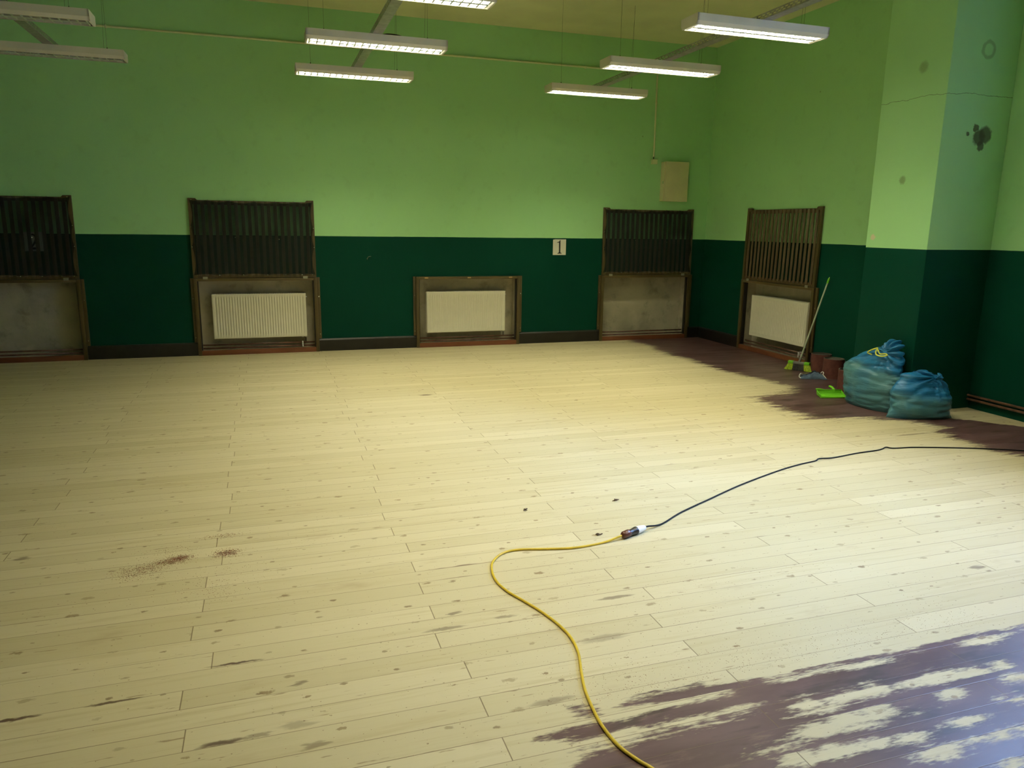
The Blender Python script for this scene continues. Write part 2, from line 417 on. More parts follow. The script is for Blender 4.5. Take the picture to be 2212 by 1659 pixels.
def bag_plastic():
    q = N('blue_bin_bag_film'); p = q.objc(); x, y, z = q.sep(p)
    fill = q.n('ShaderNodeAttribute', attribute_name='filled').outputs['Fac']
    n = q.noise(p, 7.0, 4.0)
    blue = q.mix(n, (0.008, 0.125, 0.31), (0.018, 0.19, 0.42))
    full = q.mix(n, (0.040, 0.155, 0.205), (0.085, 0.225, 0.25))
    col = q.mix(q.math('MULTIPLY', fill, q.step(q.noise(p, 4.0, 3.0), 0.25, 0.55, 0.55, 1.0)), blue, full)
    wr = q.noise(q.comb(q.math('MULTIPLY', x, 8.0), q.math('MULTIPLY', y, 8.0), q.math('MULTIPLY', z, 45.0)), 1.0, 4.0, 0.6, dist=0.5)
    return q.done(q.pbr(col, 0.36, 0.0, q.bump(wr, 0.42, 0.014), 0.5))
M['bag'] = bag_plastic()

def emis(name, color, s):
    q = N(name); e = q.n('ShaderNodeEmission'); e.inputs[0].default_value = color + (1,); e.inputs[1].default_value = s
    return q.done(e.outputs[0])
LAMP = (1.0, 0.935, 0.62)
M['tube_on'] = emis('lit_tube', (1.0, 0.98, 0.92), 14.0)
M['tube_off'] = plain('unlit_tube', (0.55, 0.56, 0.50), 0.2)
M['mirror'] = plain('satin_aluminium_louvre', (0.80, 0.80, 0.78), 0.28, 0.55, var=0.03)
def glass():
    q = N('window_glass'); tr = q.n('ShaderNodeBsdfTransparent'); tr.inputs[0].default_value = (0.93, 0.96, 0.97, 1)
    g = q.n('ShaderNodeBsdfGlossy'); g.inputs['Roughness'].default_value = 0.02
    f = q.n('ShaderNodeFresnel'); f.inputs[0].default_value = 1.45
    m = q.n('ShaderNodeMixShader'); q.l(f.outputs[0], m.inputs[0]); q.l(tr.outputs[0], m.inputs[1]); q.l(g.outputs[0], m.inputs[2])
    return q.done(m.outputs[0])
M['glass'] = glass()

# ------------------------------------------------------------------ radiator recesses
BW, BH = 1.485, 0.972                     # frame width, height
BACK = [-2.865, -0.140, 2.645, 5.393]     # frame centres along the back wall
RIGHT5 = 8.235                            # centre along the right wall
NICHE = 0.17
OPEN = BW/2 - 0.030                       # half width of the opening in the wall

# ------------------------------------------------------------------ floor with varnish map
def poly_sd(pts):
    n = len(pts)
    def f(x, y):
        d = 1e9; ins = False
        for i in range(n):
            ax, ay = pts[i]; bx, by = pts[(i+1) % n]
            ex, ey = bx-ax, by-ay; wx, wy = x-ax, y-ay
            t = max(0.0, min(1.0, (wx*ex+wy*ey)/(ex*ex+ey*ey+1e-12)))
            dd = (wx-ex*t)**2 + (wy-ey*t)**2
            if dd < d: d = dd
            if (ay > y) != (by > y) and x < (bx-ax)*(y-ay)/(by-ay)+ax: ins = not ins
        d = math.sqrt(d); return d if ins else -d
    return f
CORNER_VARNISH = [(5.10,9.9),(5.13,9.74),(5.19,9.5),(5.09,9.02),(5.06,8.6),(5.13,8.44),(5.1,8.1),(5.13,7.82),(5.07,7.53),(5.18,7.32),(5.21,7.09),
    (5.27,6.91),(5.29,6.7),(5.32,6.54),(5.18,6.31),(5.0,6.25),(4.71,6.17),(4.6,6.13),(4.57,5.97),(4.56,5.74),(4.57,5.55),(4.63,5.44),(4.47,5.37),
    (4.6,5.28),(4.76,5.23),(5.0,5.21),(5.25,5.1),(5.36,4.99),(5.46,4.88),(5.48,4.79),(5.32,4.61),(5.31,4.47),(5.28,4.33),(5.26,4.21),(5.28,4.11),
    (5.34,4.02),(5.36,3.89),(5.8,3.5),(6.6,3.2),(6.6,4.60),(6.22,4.56),(6.07,4.72),(5.97,4.86),(5.84,4.94),(5.85,5.3),(6.6,5.3),(6.6,10.4),(5.2,10.4)]
FRONT_VARNISH = [(6.5,2.10),(3.4,2.09),(3.029,2.084),(2.887,2.068),(2.847,2.099),(2.711,2.093),(2.605,2.087),(2.492,2.085),(2.421,2.063),(2.317,2.076),
    (2.152,2.084),(2.023,2.09),(1.848,2.086),(1.975,2.072),(2.128,2.055),(2.272,2.037),(2.215,2.032),(2.035,2.045),(1.916,2.054),(1.784,2.055),(1.708,2.067),
    (1.667,2.095),(1.604,2.091),(1.512,2.104),(1.446,2.124),(1.362,2.113),(1.255,2.124),(1.148,2.114),(1.091,2.091),(1.119,2.076),(1.225,2.066),
    (1.314,2.058),(1.412,2.055),(1.529,2.049),(1.529,2.041),(1.449,2.037),(1.316,2.036),(1.169,2.034),(1.06,2.028),(0.969,2.037),(0.841,2.033),
    (0.763,2.021),(0.75,2.007),(0.799,1.986),(0.869,1.959),(0.992,1.957),(1.096,1.961),(1.056,1.949),(1.174,1.943),(1.052,1.909),(0.97,1.911),
    (0.89,1.913),(0.834,1.875),(0.809,1.851),(0.80,1.70),(0.9,1.2),(1.2,-3.2),(6.5,-3.2)]
FRONT_BIT = [(0.93,2.128),(1.03,2.106),(1.01,2.066),(0.935,2.082)]
WORN = [(1.699,1.77,.078,.034),(1.821,1.789,.08,.025),(1.959,1.799,.055,.025),(2.341,1.89,.102,.025),(2.049,1.904,.043,.028),(1.928,1.898,.085,.022),
    (1.751,1.903,.055,.024),(2.266,1.883,.08,.017),(2.754,2.043,.086,.027),(2.488,1.869,.062,.021),(2.641,1.878,.032,.018),(2.637,1.808,.052,.02),
    (2.216,1.662,.055,.021),(2.169,1.578,.03,.010),(2.284,1.579,.054,.011),(1.996,1.573,.085,.024),(1.534,1.682,.056,.028),(1.722,1.669,.092,.019),
    (1.505,1.735,.074,.011),(1.585,1.745,.042,.011),(1.959,1.648,.043,.013),(1.284,1.935,.093,.019),(1.672,1.696,.025,.014),(2.18,1.456,.05,.015),
    (2.311,1.803,.039,.019),(2.444,1.727,.02,.01),(1.79,1.844,.054,.01),(1.902,1.771,.072,.014),(1.844,1.751,.106,.014),(2.517,1.705,.029,.015),
    (2.367,1.578,.027,.013),(1.373,1.933,.034,.013),(1.183,1.928,.049,.012),(1.487,1.937,.044,.011),(1.819,1.662,.042,.016)]
def build_floor():
    def rng(a, b, s):
        n = max(1, round((b-a)/s)); return [a+(b-a)*k/n for k in range(n)]
    xs = rng(XL, 0.5, 0.5) + rng(0.5, 3.3, 0.02) + rng(3.3, 6.45, 0.045) + rng(6.45, XR+NICHE+0.45, 0.4) + [XR+NICHE+0.45]
    ys = rng(YF, 1.3, 0.4) + rng(1.3, 2.3, 0.0125) + rng(2.3, 3.6, 0.2) + rng(3.6, 10.0, 0.045) + [10.0, D+NICHE]
    A, B, C = poly_sd(CORNER_VARNISH), poly_sd(FRONT_VARNISH), poly_sd(FRONT_BIT)
    vs, sd, rag = [], [], []
    for y in ys:
        for x in xs:
            vs.append((x, y, 0.0))
            if y > 2.9:
                s = A(x, y) if x > 3.5 else -0.6; a = 0.46
                if 5.75 < x < 6.45 and 4.5 < y < 5.3: a = 0.06
            else:
                s = max(B(x, y), C(x, y)); a = 0.055
                for cx, cy, rx, ry in WORN:
                    dx, dy = (x-cx)/rx, (y-cy)/ry
                    r = math.sqrt(dx*dx+dy*dy)
                    if r < 4: s = min(s, (r-1.0)*ry)
                a = 0.10
            sd.append(max(-0.6, min(0.6, s))); rag.append(a)
    nx = len(xs); fs = []
    for j in range(len(ys)-1):
        for i in range(nx-1):
            fs.append((j*nx+i, j*nx+i+1, (j+1)*nx+i+1, (j+1)*nx+i))
    me = bpy.data.meshes.new('floor'); me.from_pydata(vs, [], fs)
    for nm, val in (('varnish', sd), ('ragged', rag)):
        at = me.attributes.new(nm, 'FLOAT', 'POINT'); at.data.foreach_set('value', val)
    me.materials.append(M['floor'])
    o = link(bpy.data.objects.new('floor', me))
    structure(o, 'pale half-sanded pine plank floor with dark old varnish left along two edges', 'floor')
build_floor()

# ------------------------------------------------------------------ walls, ceiling, pillar
T = 0.30
WIN = [(2.20, 4.56)]                       # window openings along the right wall
WZ0, WZ1 = 1.0, 3.8
bm = bmesh.new()
edges = []
xs = [XL]
for c in BACK: xs += [c-OPEN, c+OPEN]
xs += [XR]
for a, b in zip(xs[::2], xs[1::2]): box(bm, a, b, D, D+T, 0, 0.955)
box(bm, XL, XR+T, D, D+T, 0.955, ZC)
structure(obj('wall_back', bm, M['wall']), 'long back wall, light green above a dark green dado', 'wall')
bm = bmesh.new()
box(bm, XR, XR+T, RIGHT5+OPEN, D, 0, 0.955)
box(bm, XR, XR+T, WIN[0][1], RIGHT5-OPEN, 0, 0.955)
box(bm, XR, XR+T, WIN[0][1], D, 0.955, ZC)
box(bm, XR, XR+T, YF, WIN[0][1], 0, WZ0)
box(bm, XR, XR+T, YF, WIN[0][1], WZ1, ZC)
box(bm, XR, XR+T, YF, WIN[0][0], WZ0, WZ1)
structure(obj('wall_right', bm, M['wall']), 'right wall, light green above a dark green dado', 'wall')
bm = bmesh.new(); box(bm, XL-0.2, XL, YF, D+T, 0, ZC); structure(obj('wall_left', bm, M['wall']))
bm = bmesh.new(); box(bm, XL-0.2, XR+T, YF-0.2, YF, 0, ZC); structure(obj('wall_front', bm, M['wall']))
bm = bmesh.new(); box(bm, XL-0.2, XR+T, YF-0.2, D+T, ZC, ZC+0.2); structure(obj('ceiling', bm, M['ceiling']), 'cream ceiling', 'ceiling')
bm = bmesh.new(); box(bm, PX, XR, PY0, PY1, 0, ZC); bevel(bm, 0.012, 2)
structure(obj('wall_pillar', bm, M['pillar'], auto=40), 'square green pillar standing out from the right wall', 'pillar')
# plastered recess linings (back, soffit and cheeks are one lining per recess)
def lining(c, rot):
    bm = bmesh.new()
    box(bm, -OPEN, OPEN, NICHE, NICHE+0.03, 0, 0.955)
    box(bm, -OPEN, -OPEN+0.012, 0.0, NICHE, 0, 0.955)
    box(bm, OPEN-0.012, OPEN, 0.0, NICHE, 0, 0.955)
    box(bm, -OPEN, OPEN, 0.0, NICHE, 0.945, 0.957)
    o = obj('wall_niche', bm, M['plaster']); o.location = c; o.rotation_euler = (0, 0, rot)
    structure(o)
for c in BACK: lining((c, D, 0), 0)
lining((XR, RIGHT5, 0), -PI/2)
# skirting boards
def skirt(name, x0, x1, y0, y1, ax):
    t = 0.022; h = 0.165
    bm = bmesh.new()
    if ax == 'x': prism(bm, [(D, 0), (D-t, 0), (D-t, h-0.02), (D-t*0.6, h-0.004), (D-t*0.5, h), (D, h)], 'x', x0, x1)
    else: prism(bm, [(XR, 0), (XR-t, 0), (XR-t, h-0.02), (XR-t*0.6, h-0.004), (XR-t*0.5, h), (XR, h)], 'y', y0, y1)
    structure(obj(name, bm, M['skirting']))
HB = BW/2
ends = [XL] + [v for c in BACK for v in (c-HB, c+HB)] + [XR]
for a, b in zip(ends[::2], ends[1::2]): skirt('baseboard_back', a, b, 0, 0, 'x')
skirt('baseboard_right', 0, 0, RIGHT5+HB, D, 'y')
skirt('baseboard_right', 0, 0, PY1, RIGHT5-HB, 'y')

# ------------------------------------------------------------------ radiator recess casings with lift-up slatted lids
def screw_bm(p, d=(0, -1, 0), r=0.006):
    bm = bmesh.new(); lathe(bm, [(r, 0), (r, 0.002), (r*0.55, 0.004)], 10, axis_matrix(p, d)); return bm

def casing(loc, rot, label, lid=None, strips='lr', marks=False):
    """frame round a recess: two stiles, top rail, bottom board, wall strips; lid: None, 'cloth' or 'slats'"""
    root = empty('radiator_casing', loc, rot)
    tag(root, label, 'radiator casing', 'wooden casings round the wall recesses')
    y0, y1 = -0.050, -0.001
    S = 0.042
    for s in (-1, 1):
        a, b = sorted((s*HB, s*(HB-S)))
        obj('stile', bbox(a, b, y0, y1, 0.0, BH, w=0.003), M['wood'], root, auto=40)
        # inner lip going back into the recess
        a, b = sorted((s*(HB-S+0.001), s*(HB-S-0.012)))
        obj('inner_stop', bbox(a, b, -0.022, 0.03, 0.062, BH-0.036, w=0.002), M['skirting'], root, auto=40)
        if (s < 0 and 'l' in strips) or (s > 0 and 'r' in strips):
            a, b = sorted((s*HB, s*(HB+0.036)))
            st = obj('wall_strip', bbox(a, b, -0.026, -0.001, 0.17, BH, w=0.002), M['wood'], root, auto=40)
            for z in (0.23, 0.72):
                obj('screw', screw_bm(((a+b)/2, -0.026, z)), M['screw'], st, auto=40)
    rail = obj('top_rail', bbox(-HB+S, HB-S, y0, y1, BH-0.036, BH, w=0.003), M['woodx'], root, auto=40)
    obj('bottom_board', bbox(-HB+S, HB-S, y0+0.006, -0.012, 0.0, 0.062, w=0.003), M['redwood'], root, auto=40)
    if marks:                                   # bare hinge marks left on the rail
        for x in (-0.60, 0.0, 0.60):
            obj('hinge_mark', bbox(x-0.024, x+0.024, y0-0.0012, y0+0.001, BH-0.026, BH-0.008, w=0.0005), M['barewood'], rail)
    if not lid:
        return root
    # lid swung up flat against the wall: built upright, then leaned back about the hinge line
    zb, H, tw = BH+0.004, 0.965, 0.030
    lean = Matrix.Translation((0, y0+0.004, zb)) @ Matrix.Rotation(math.radians(-0.85), 4, 'X')
    def put(bm): bmesh.ops.transform(bm, matrix=lean, verts=bm.verts); return bm
    X = HB - 0.004
    ear = 0.022
    bm = bmesh.new()
    for s in (-1, 1):                           # stiles run past the top rail as small ears
        xo, xi, xe = s*X, s*(X-0.046), s*(X-0.105)
        prism(bm, [(xo, 0), (xi, 0), (xi, H-ear-0.02), (xe, H-ear-0.02), (xe, H-ear), (s*(X-0.085), H-0.002), (xo, H)], 'y', 0, tw)
    addb(bm, -X+0.046, X-0.046, 0.010, tw, 0.0, 0.050)
    addb(bm, -X+0.046, X-0.046, 0.010, tw, H-ear-0.052, H-ear)
    frame = obj('lid', put(bm), M['wood'], root, auto=30)
    # slats lie over the two rails, one panel
    bm = bmesh.new(); n = 18
    pit = (2*X-0.092)/n
    for k in range(n):
        x = -X+0.046+pit*(k+0.5); w = pit*0.27
        addb(bm, x-w, x+w, 0.001, 0.013, 0.030, H-ear-0.004, w=0.004, seg=2)
    obj('slat_panel', put(bm), M['slat'], frame, auto=50)
    for x in (-0.60, 0.60):                     # hinge leaves folded over the joint
        bm = bmesh.new(); addb(bm, x-0.028, x+0.028, -0.004, 0.0005, -0.016, 0.016, w=0.001)
        tube(bm, [(x-0.028, -0.004, 0.0), (x+0.028, -0.004, 0.0)], 0.004, 8)
        obj('hinge', put(bm), M['hinge'], frame, auto=40)
    if lid == 'cloth':
        # dark gauze tacked over the slats, pulled in between the tacks
        tacks_t = [-0.70, -0.51, -0.26, 0.02, 0.27, 0.49, 0.70]
        tacks_b = [-0.69, -0.43, -0.15, 0.14, 0.36, 0.56, 0.69]
        tacks_s = [0.035, 0.38, 0.62, H-0.02]
        def scal(t, pts, amp):
            for a, b in zip(pts, pts[1:]):
                if a <= t <= b:
                    u = (t-a)/(b-a); return amp*(b-a)*4*u*(1-u)
            return 0.0
        nx, nz = 64, 44; bm = bmesh.new(); g = []
        zt, zbm = H-0.020, 0.034
        for j in range(nz+1):
            row = []
            for i in range(nx+1):
                u, v = i/nx*2-1, j/nz
                x = u*(X-0.012); z = zbm+(zt-zbm)*v
                pull = scal(min(max(z, 0.036), H-0.021), tacks_s, 0.085)
                x -= u*abs(u)**5*pull
                z -= scal(min(max(u*0.70, -0.699), 0.699), tacks_t, 0.075)*v**9 + 0.012*v**9*(1-abs(u))
                z += scal(min(max(u*0.69, -0.689), 0.689), tacks_b, 0.055)*(1-v)**9
                y = -0.0045 - 0.0015*math.sin(9*x)*math.sin(7*z+1)
                row.append(bm.verts.new((x, y, z)))
            g.append(row)
        for j in range(nz):
            for i in range(nx): bm.faces.new((g[j][i], g[j][i+1], g[j+1][i+1], g[j+1][i]))
        cl = obj('cloth', put(bm), M['gauze'], frame, smooth=True)
        cl['label'] = 'dark gauze tacked over the slats'
        spots = [(x, zt) for x in tacks_t] + [(x, zbm) for x in tacks_b] + [(s*(X-0.014), z) for s in (-1, 1) for z in tacks_s[1:3]] + [(-0.22, 0.50), (0.30, 0.48)]
        for x, z in spots:
            bm = bmesh.new(); lathe(bm, [(0.0055, 0), (0.0055, 0.002), (0.003, 0.0035)], 8, axis_matrix((x, -0.0065, z), (0, -1, 0)))
            obj('tack', put(bm), M['screw'], frame)
    return root

M['barewood'] = plain('bare_pine_mark', (0.42, 0.27, 0.11), 0.7)
M['hinge'] = plain('painted_hinge', (0.36, 0.36, 0.27), 0.45, 0.3)
casing((BACK[0], D, 0), 0, 'brown wooden casing with gauze-covered lid, empty recess, at the left photo edge', 'cloth')
casing((BACK[1], D, 0), 0, 'brown wooden casing round a white radiator, its raised lid covered in dark gauze', 'cloth')
casing((BACK[2], D, 0), 0, 'low brown wooden casing without any lid, round a white radiator', None, marks=True)
casing((BACK[3], D, 0), 0, 'brown wooden casing beside the room corner, gauze-covered raised lid, empty plaster recess', 'cloth')
casing((XR, RIGHT5, 0), -PI/2, 'brown wooden casing on the right wall with bare open slats in its raised lid', 'slats')

# ------------------------------------------------------------------ radiators
def radiator(loc, rot, label, w, z0, z1, dx, pipe_side=1, n=34):
    root = empty('radiator', loc, rot); tag(root, label, 'radiator', 'white panel radiators')
    yf, yb = 0.028, 0.125
    # pressed front: flutes between plain borders
    bm = bmesh.new(); cols = []
    x0, x1 = dx-w/2, dx+w/2; m = 0.030
    prof = [(x0, 0.012), (x0+0.004, 0.002), (x0+0.010, 0)]
    pit = (w-2*m)/n
    for k in range(n):
        a = x0+m+pit*k
        prof += [(a+pit*0.16, 0), (a+pit*0.30, 0.0095), (a+pit*0.62, 0.0095), (a+pit*0.76, 0)]
    prof += [(x1-0.010, 0), (x1-0.004, 0.002), (x1, 0.012)]
    zz = [(z0, 0.0, 0.010), (z0+0.006, 0.0, 0.0), (z0+0.045, 0.0, 0.0), (z0+0.060, 1.0, 0.0), (z1-0.055, 1.0, 0.0), (z1-0.040, 0.0, 0.0), (z1-0.006, 0.0, 0.0), (z1, 0.0, 0.010)]
    rows = []
    for z, k, e in zz:
        rows.append([bm.verts.new((x, yf + max((d if (i < 3 or i >= len(prof)-3) else d*k), e), z)) for i, (x, d) in enumerate(prof)])
    for a, b in zip(rows, rows[1:]):
        for i in range(len(prof)-1): bm.faces.new((a[i], a[i+1], b[i+1], b[i]))
    fp = obj('front_panel', bm, M['rad'], root, auto=50)
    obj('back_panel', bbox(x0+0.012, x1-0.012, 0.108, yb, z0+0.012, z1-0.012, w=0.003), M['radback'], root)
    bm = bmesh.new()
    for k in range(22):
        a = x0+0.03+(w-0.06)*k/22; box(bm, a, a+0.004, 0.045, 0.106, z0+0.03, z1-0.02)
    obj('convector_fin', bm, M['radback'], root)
    for a, b in ((x0, x0+0.003), (x1-0.003, x1)):
        obj('side_panel', bbox(a, b, yf+0.012, yb, z0+0.004, z1-0.003, w=0.001), M['rad'], root)
    bm = bmesh.new()                            # top grille bars
    box(bm, x0, x1, yf+0.010, yf+0.016, z1-0.006, z1); box(bm, x0, x1, yb-0.008, yb, z1-0.006, z1)
    for k in range(40):
        a = x0+w*(k+0.5)/40; box(bm, a-0.003, a+0.003, yf+0.012, yb-0.004, z1-0.005, z1-0.001)
    obj('top_grille', bm, M['rad'], root)
    s = pipe_side; xe = x1 if s > 0 else x0
    for z in (z1-0.05,):
        bm = bmesh.new(); lathe(bm, [(0.011, 0), (0.011, 0.010), (0.006, 0.012), (0.006, 0.018)], 12, axis_matrix((xe-s*0.001, 0.07, z), (s, 0, 0)))
        obj('bleed_valve', bm, M['wplastic'], root, auto=40)
    for xo in (0.058, 0.018):                   # two connections at the bottom corner
        x = xe - s*xo; bm = bmesh.new()
        tube(bm, [(x, 0.07, z0+0.02), (x, 0.07, z0-0.012)], 0.012, 10)
        v = obj('valve', bm, M['brass'], root, auto=40)
    x = xe - s*0.018; bm = bmesh.new()
    tube(bm, [(x, 0.07, z0-0.012), (x, 0.07, 0.125)], 0.0065, 8); obj('connecting_pipe', bm, M['darkmetal'], root, auto=40)
    for a in (x0+0.12, x1-0.12):                # wall brackets
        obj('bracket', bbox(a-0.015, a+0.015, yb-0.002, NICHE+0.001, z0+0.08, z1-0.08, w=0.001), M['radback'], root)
    return root
radiator((BACK[1], D, 0), 0, 'white ribbed radiator inside the casing with the gauze-covered lid', 1.150, 0.195, 0.765, 0.022)
radiator((BACK[2], D, 0), 0, 'white ribbed radiator inside the low casing without a lid', 1.137, 0.190, 0.760, -0.015)
radiator((XR, RIGHT5, 0), -PI/2, 'white ribbed radiator on the right wall behind the broom', 1.150, 0.205, 0.768, -0.008)

# ------------------------------------------------------------------ heating pipes at the foot of each recess
HX = OPEN-0.013
def pipe_run(loc, rot, where, brace):
    for z, y, nm in ((0.116, 0.070, 'upper'), (0.078, 0.045, 'lower')):
        bm = bmesh.new(); tube(bm, [(-HX, y, z), (HX, y, z)], 0.0105, 12)
        o = obj('heating_pipe', bm, M['pipe'], None, smooth=True); o.location = loc; o.rotation_euler = (0, 0, rot)
        tag(o, '%s brown heating pipe at the foot of %s' % (nm, where), 'pipe', 'brown heating pipes')
    if brace is not None:
        bm = bmesh.new(); addb(bm, brace-0.008, brace+0.008, 0.030, 0.086, 0.064, 0.132, w=0.004, seg=2)
        o = obj('pipe_clip', bm, M['wplastic'], None); o.location = loc; o.rotation_euler = (0, 0, rot)
        tag(o, 'small white clip on the pipes under %s' % brace_lab[brace], 'pipe clip', 'pipe clips')
brace_lab = {0.535: 'the radiator with the gauze-covered lid', 0.47: 'the radiator behind the broom'}
pipe_run((BACK[0], D, 0), 0, 'the empty recess at the left photo edge', None)
pipe_run((BACK[1], D, 0), 0, 'the radiator recess under the gauze-covered lid', 0.535)
pipe_run((BACK[2], D, 0), 0, 'the radiator recess without a lid', None)
pipe_run((BACK[3], D, 0), 0, 'the empty plaster recess beside the corner', None)
pipe_run((XR, RIGHT5, 0), -PI/2, 'the recess on the right wall', 0.47)
for z, x, nm in ((0.128, XR-0.030, 'upper'), (0.090, XR-0.030, 'lower')):
    bm = bmesh.new()
    tube(bm, [(x, YF+0.3, z), (x, PY0+0.004, z)], 0.0115, 12)
    for yy in (4.9, 3.4):
        addb(bm, x-0.004, XR+0.002, yy-0.006, yy+0.006, z-0.004, z+0.004)
    tag(obj('heating_pipe', bm, M['pipe'], None, auto=50), '%s dark pipe along the right wall, ending at the pillar' % nm, 'pipe', 'brown heating pipes')

# ------------------------------------------------------------------ louvre lights
FL, FW, FH = 1.235, 0.245, 0.082
def light_fixture(on=True):
    root = empty('ceiling_light')
    hx, hy = FL/2, FW/2
    # pressed steel body: open below, sides canted in at the bottom
    prof = [(hy-0.030, 0.0), (hy-0.022, 0.0), (hy, 0.026), (hy, FH), (-hy, FH), (-hy, 0.026), (-hy+0.022, 0.0), (-hy+0.030, 0.0)]
    inn = [(hy-0.030, 0.0), (hy-0.008, 0.028), (hy-0.008, FH-0.006), (-hy+0.008, FH-0.006), (-hy+0.008, 0.028), (-hy+0.030, 0.0)]
    bm = bmesh.new()
    def strip(pr, x0, x1, closed=False):
        A = [bm.verts.new((x0, y, z)) for y, z in pr]; B = [bm.verts.new((x1, y, z)) for y, z in pr]
        for i in range(len(pr)-1): bm.faces.new((A[i], A[i+1], B[i+1], B[i]))
    strip(prof, -hx, hx); strip(inn, -hx, hx)
    obj('housing', bm, M['white'], root)
    for s in (-1, 1):
        bm = bmesh.new()
        prism(bm, [(hy, FH), (hy, 0.026), (hy-0.022, 0.0), (-hy+0.022, 0.0), (-hy, 0.026), (-hy, FH)], 'x', s*hx, s*(hx-0.014))
        obj('end_cap', bm, M['white'], root)
    # louvre: centre spine, two side reflectors and V-shaped cross blades
    bm = bmesh.new()
    w = hy-0.032; x1 = hx-0.035
    prism(bm, [(-0.016, 0.003), (0.016, 0.003), (0.003, 0.045), (-0.003, 0.045)], 'x', -x1, x1)
    for s in (-1, 1):
        prism(bm, [(s*w, 0.002), (s*(w-0.004), 0.002), (s*(w-0.022), 0.060), (s*(w-0.018), 0.060)], 'x', -x1, x1)
        nb = 19
        for k in range(nb):
            x = -x1+2*x1*k/(nb-1)
            prism(bm, [(x-0.006, 0.004), (x+0.006, 0.004), (x+0.001, 0.036), (x-0.001, 0.036)], 'y', s*0.012, s*(w-0.003))
    obj('louvre', bm, M['mirror'], root)
    for s in (-1, 1):
        bm = bmesh.new(); tube(bm, [(-hx+0.030, s*0.048, 0.062), (hx-0.030, s*0.048, 0.062)], 0.008, 10)
        obj('tube', bm, M['tube_on'] if on else M['tube_off'], root, smooth=True)
    for x, dx in ((-hx+0.16, 0.0), (hx-0.16, 0.0), (hx-0.19, 0.035)):
        bm = bmesh.new(); tube(bm, [(x, 0.0, FH), (x+dx, 0.0, ZC-FZ)], 0.0009, 5)
        obj('suspension_wire', bm, M['darkmetal'], root)
        if dx == 0:
            bm = bmesh.new(); lathe(bm, [(0.004, 0), (0.006, 0.006), (0.006, 0.026), (0.002, 0.036)], 10, Matrix.Translation((x, 0, FH)))
            obj('wire_gripper', bm, M['blackp'], root)
    if on:
        for s in (-1, 1):
            ld = bpy.data.lights.new('tube_light', 'AREA'); ld.shape = 'RECTANGLE'
            ld.size = FL-0.10; ld.size_y = 0.060; ld.energy = LAMP_W; ld.color = LAMP; ld.spread = math.radians(LAMP_SPREAD)
            lo = bpy.data.objects.new('tube_light', ld); lo.location = (0, s*0.052, 0.046); link(lo, root)
    return root
FZ = 3.20
LAMP_W, LAMP_SPREAD = 22.3, 148
LX = {'left': -1.84, 'middle': 1.02, 'right': 3.86}
LY = [5.42+FW/2, 7.00+FW/2-0.01, 8.50+FW/2-0.02]
lit = light_fixture(True); dead = light_fixture(False)
def place(proto, first, x, y, label, group):
    o = proto if first else copy_tree(proto)
    o.location = (x, y, FZ); tag(o, label, 'ceiling light', group); return o
lits = [('right', 0, 'lit louvre light under the right cable tray, the biggest and nearest the pillar'),
        ('right', 1, 'lit louvre light under the right cable tray, middle one of its three'),
        ('right', 2, 'lit louvre light under the right cable tray, lowest in the photo, nearest the fuse box'),
        ('middle', 0, 'lit louvre light cut off by the top edge of the photo'),
        ('middle', 1, 'lit louvre light under the middle cable tray, its power cable arched on top'),
        ('middle', 2, 'lit louvre light at the wall end of the middle cable tray')]
for k, (c, r, lab) in enumerate(lits):
    lo = place(lit, k == 0, LX[c]+(0.0, 0.01, -0.02)[r], LY[r], lab, 'lit louvre lights')
    if c == 'middle' and r == 1: arched = lo
place(dead, True, LX['left']-0.01, LY[1]+0.05, 'unlit louvre light in the top left corner, the upper of the two', 'unlit louvre lights')
place(dead, False, LX['left'], LY[2]+0.04, 'unlit louvre light in the top left corner, the lower of the two', 'unlit louvre lights')
HIDDEN_ROWS = [(c, LY[0]-1.56*k) for k in (1, 2) for c in ('middle', 'right')]
for c, y in HIDDEN_ROWS:
    place(lit, False, LX[c], y, 'lit louvre light hanging nearer than the photo shows, above its top edge', 'lit louvre lights above the photo')

bm = bmesh.new()
tube(bm, spline([(0.045, 0.0, FH+0.022), (0.10, 0.0, FH+0.034), (0.18, 0.0, FH+0.032), (0.25, 0.0, FH+0.016), (0.27, 0.0, FH-0.002)], 5), 0.0055, 8)
obj('power_cable', bm, M['blackp'], arched, smooth=True)
# cable trays lying over the lights
def tray(x, y0, y1, label):
    root = empty('cable_tray', (x, 0, FZ+FH+0.002)); tag(root, label, 'cable tray', 'galvanised cable trays')
    w, h = 0.042, 0.048
    obj('tray_bottom', bbox(-w, w, y0, y1, 0.0, 0.002, w=0.0005), M['steel'], root)
    for s in (-1, 1):
        bm = bmesh.new(); a, b = sorted((s*w, s*(w-0.002)))
        box(bm, a, b, y0, y1, 0.002, 0.012); box(bm, a, b, y0, y1, 0.022, 0.028); box(bm, a, b, y0, y1, 0.038, h)
        n = int((y1-y0)/0.055)
        for k in range(n+1):
            y = y0+(y1-y0)*k/n
            box(bm, a, b, max(y0, y-0.010), min(y1, y+0.010), 0.012, 0.022)
            yy = min(max(y+0.026, y0+0.010), y1-0.010); box(bm, a, b, yy-0.010, yy+0.010, 0.028, 0.038)
        obj('tray_side', bm, M['steel'], root)
tray(LX['middle'], 2.0, 8.78, 'galvanised cable tray over the middle row of lights')
tray(LX['right']+0.02, 2.0, 8.85, 'perforated cable tray over the right row of lights, nearest the corner')
tray(LX['left']-0.03, 5.2, 8.85, 'cable tray over the unlit lights in the top left corner')

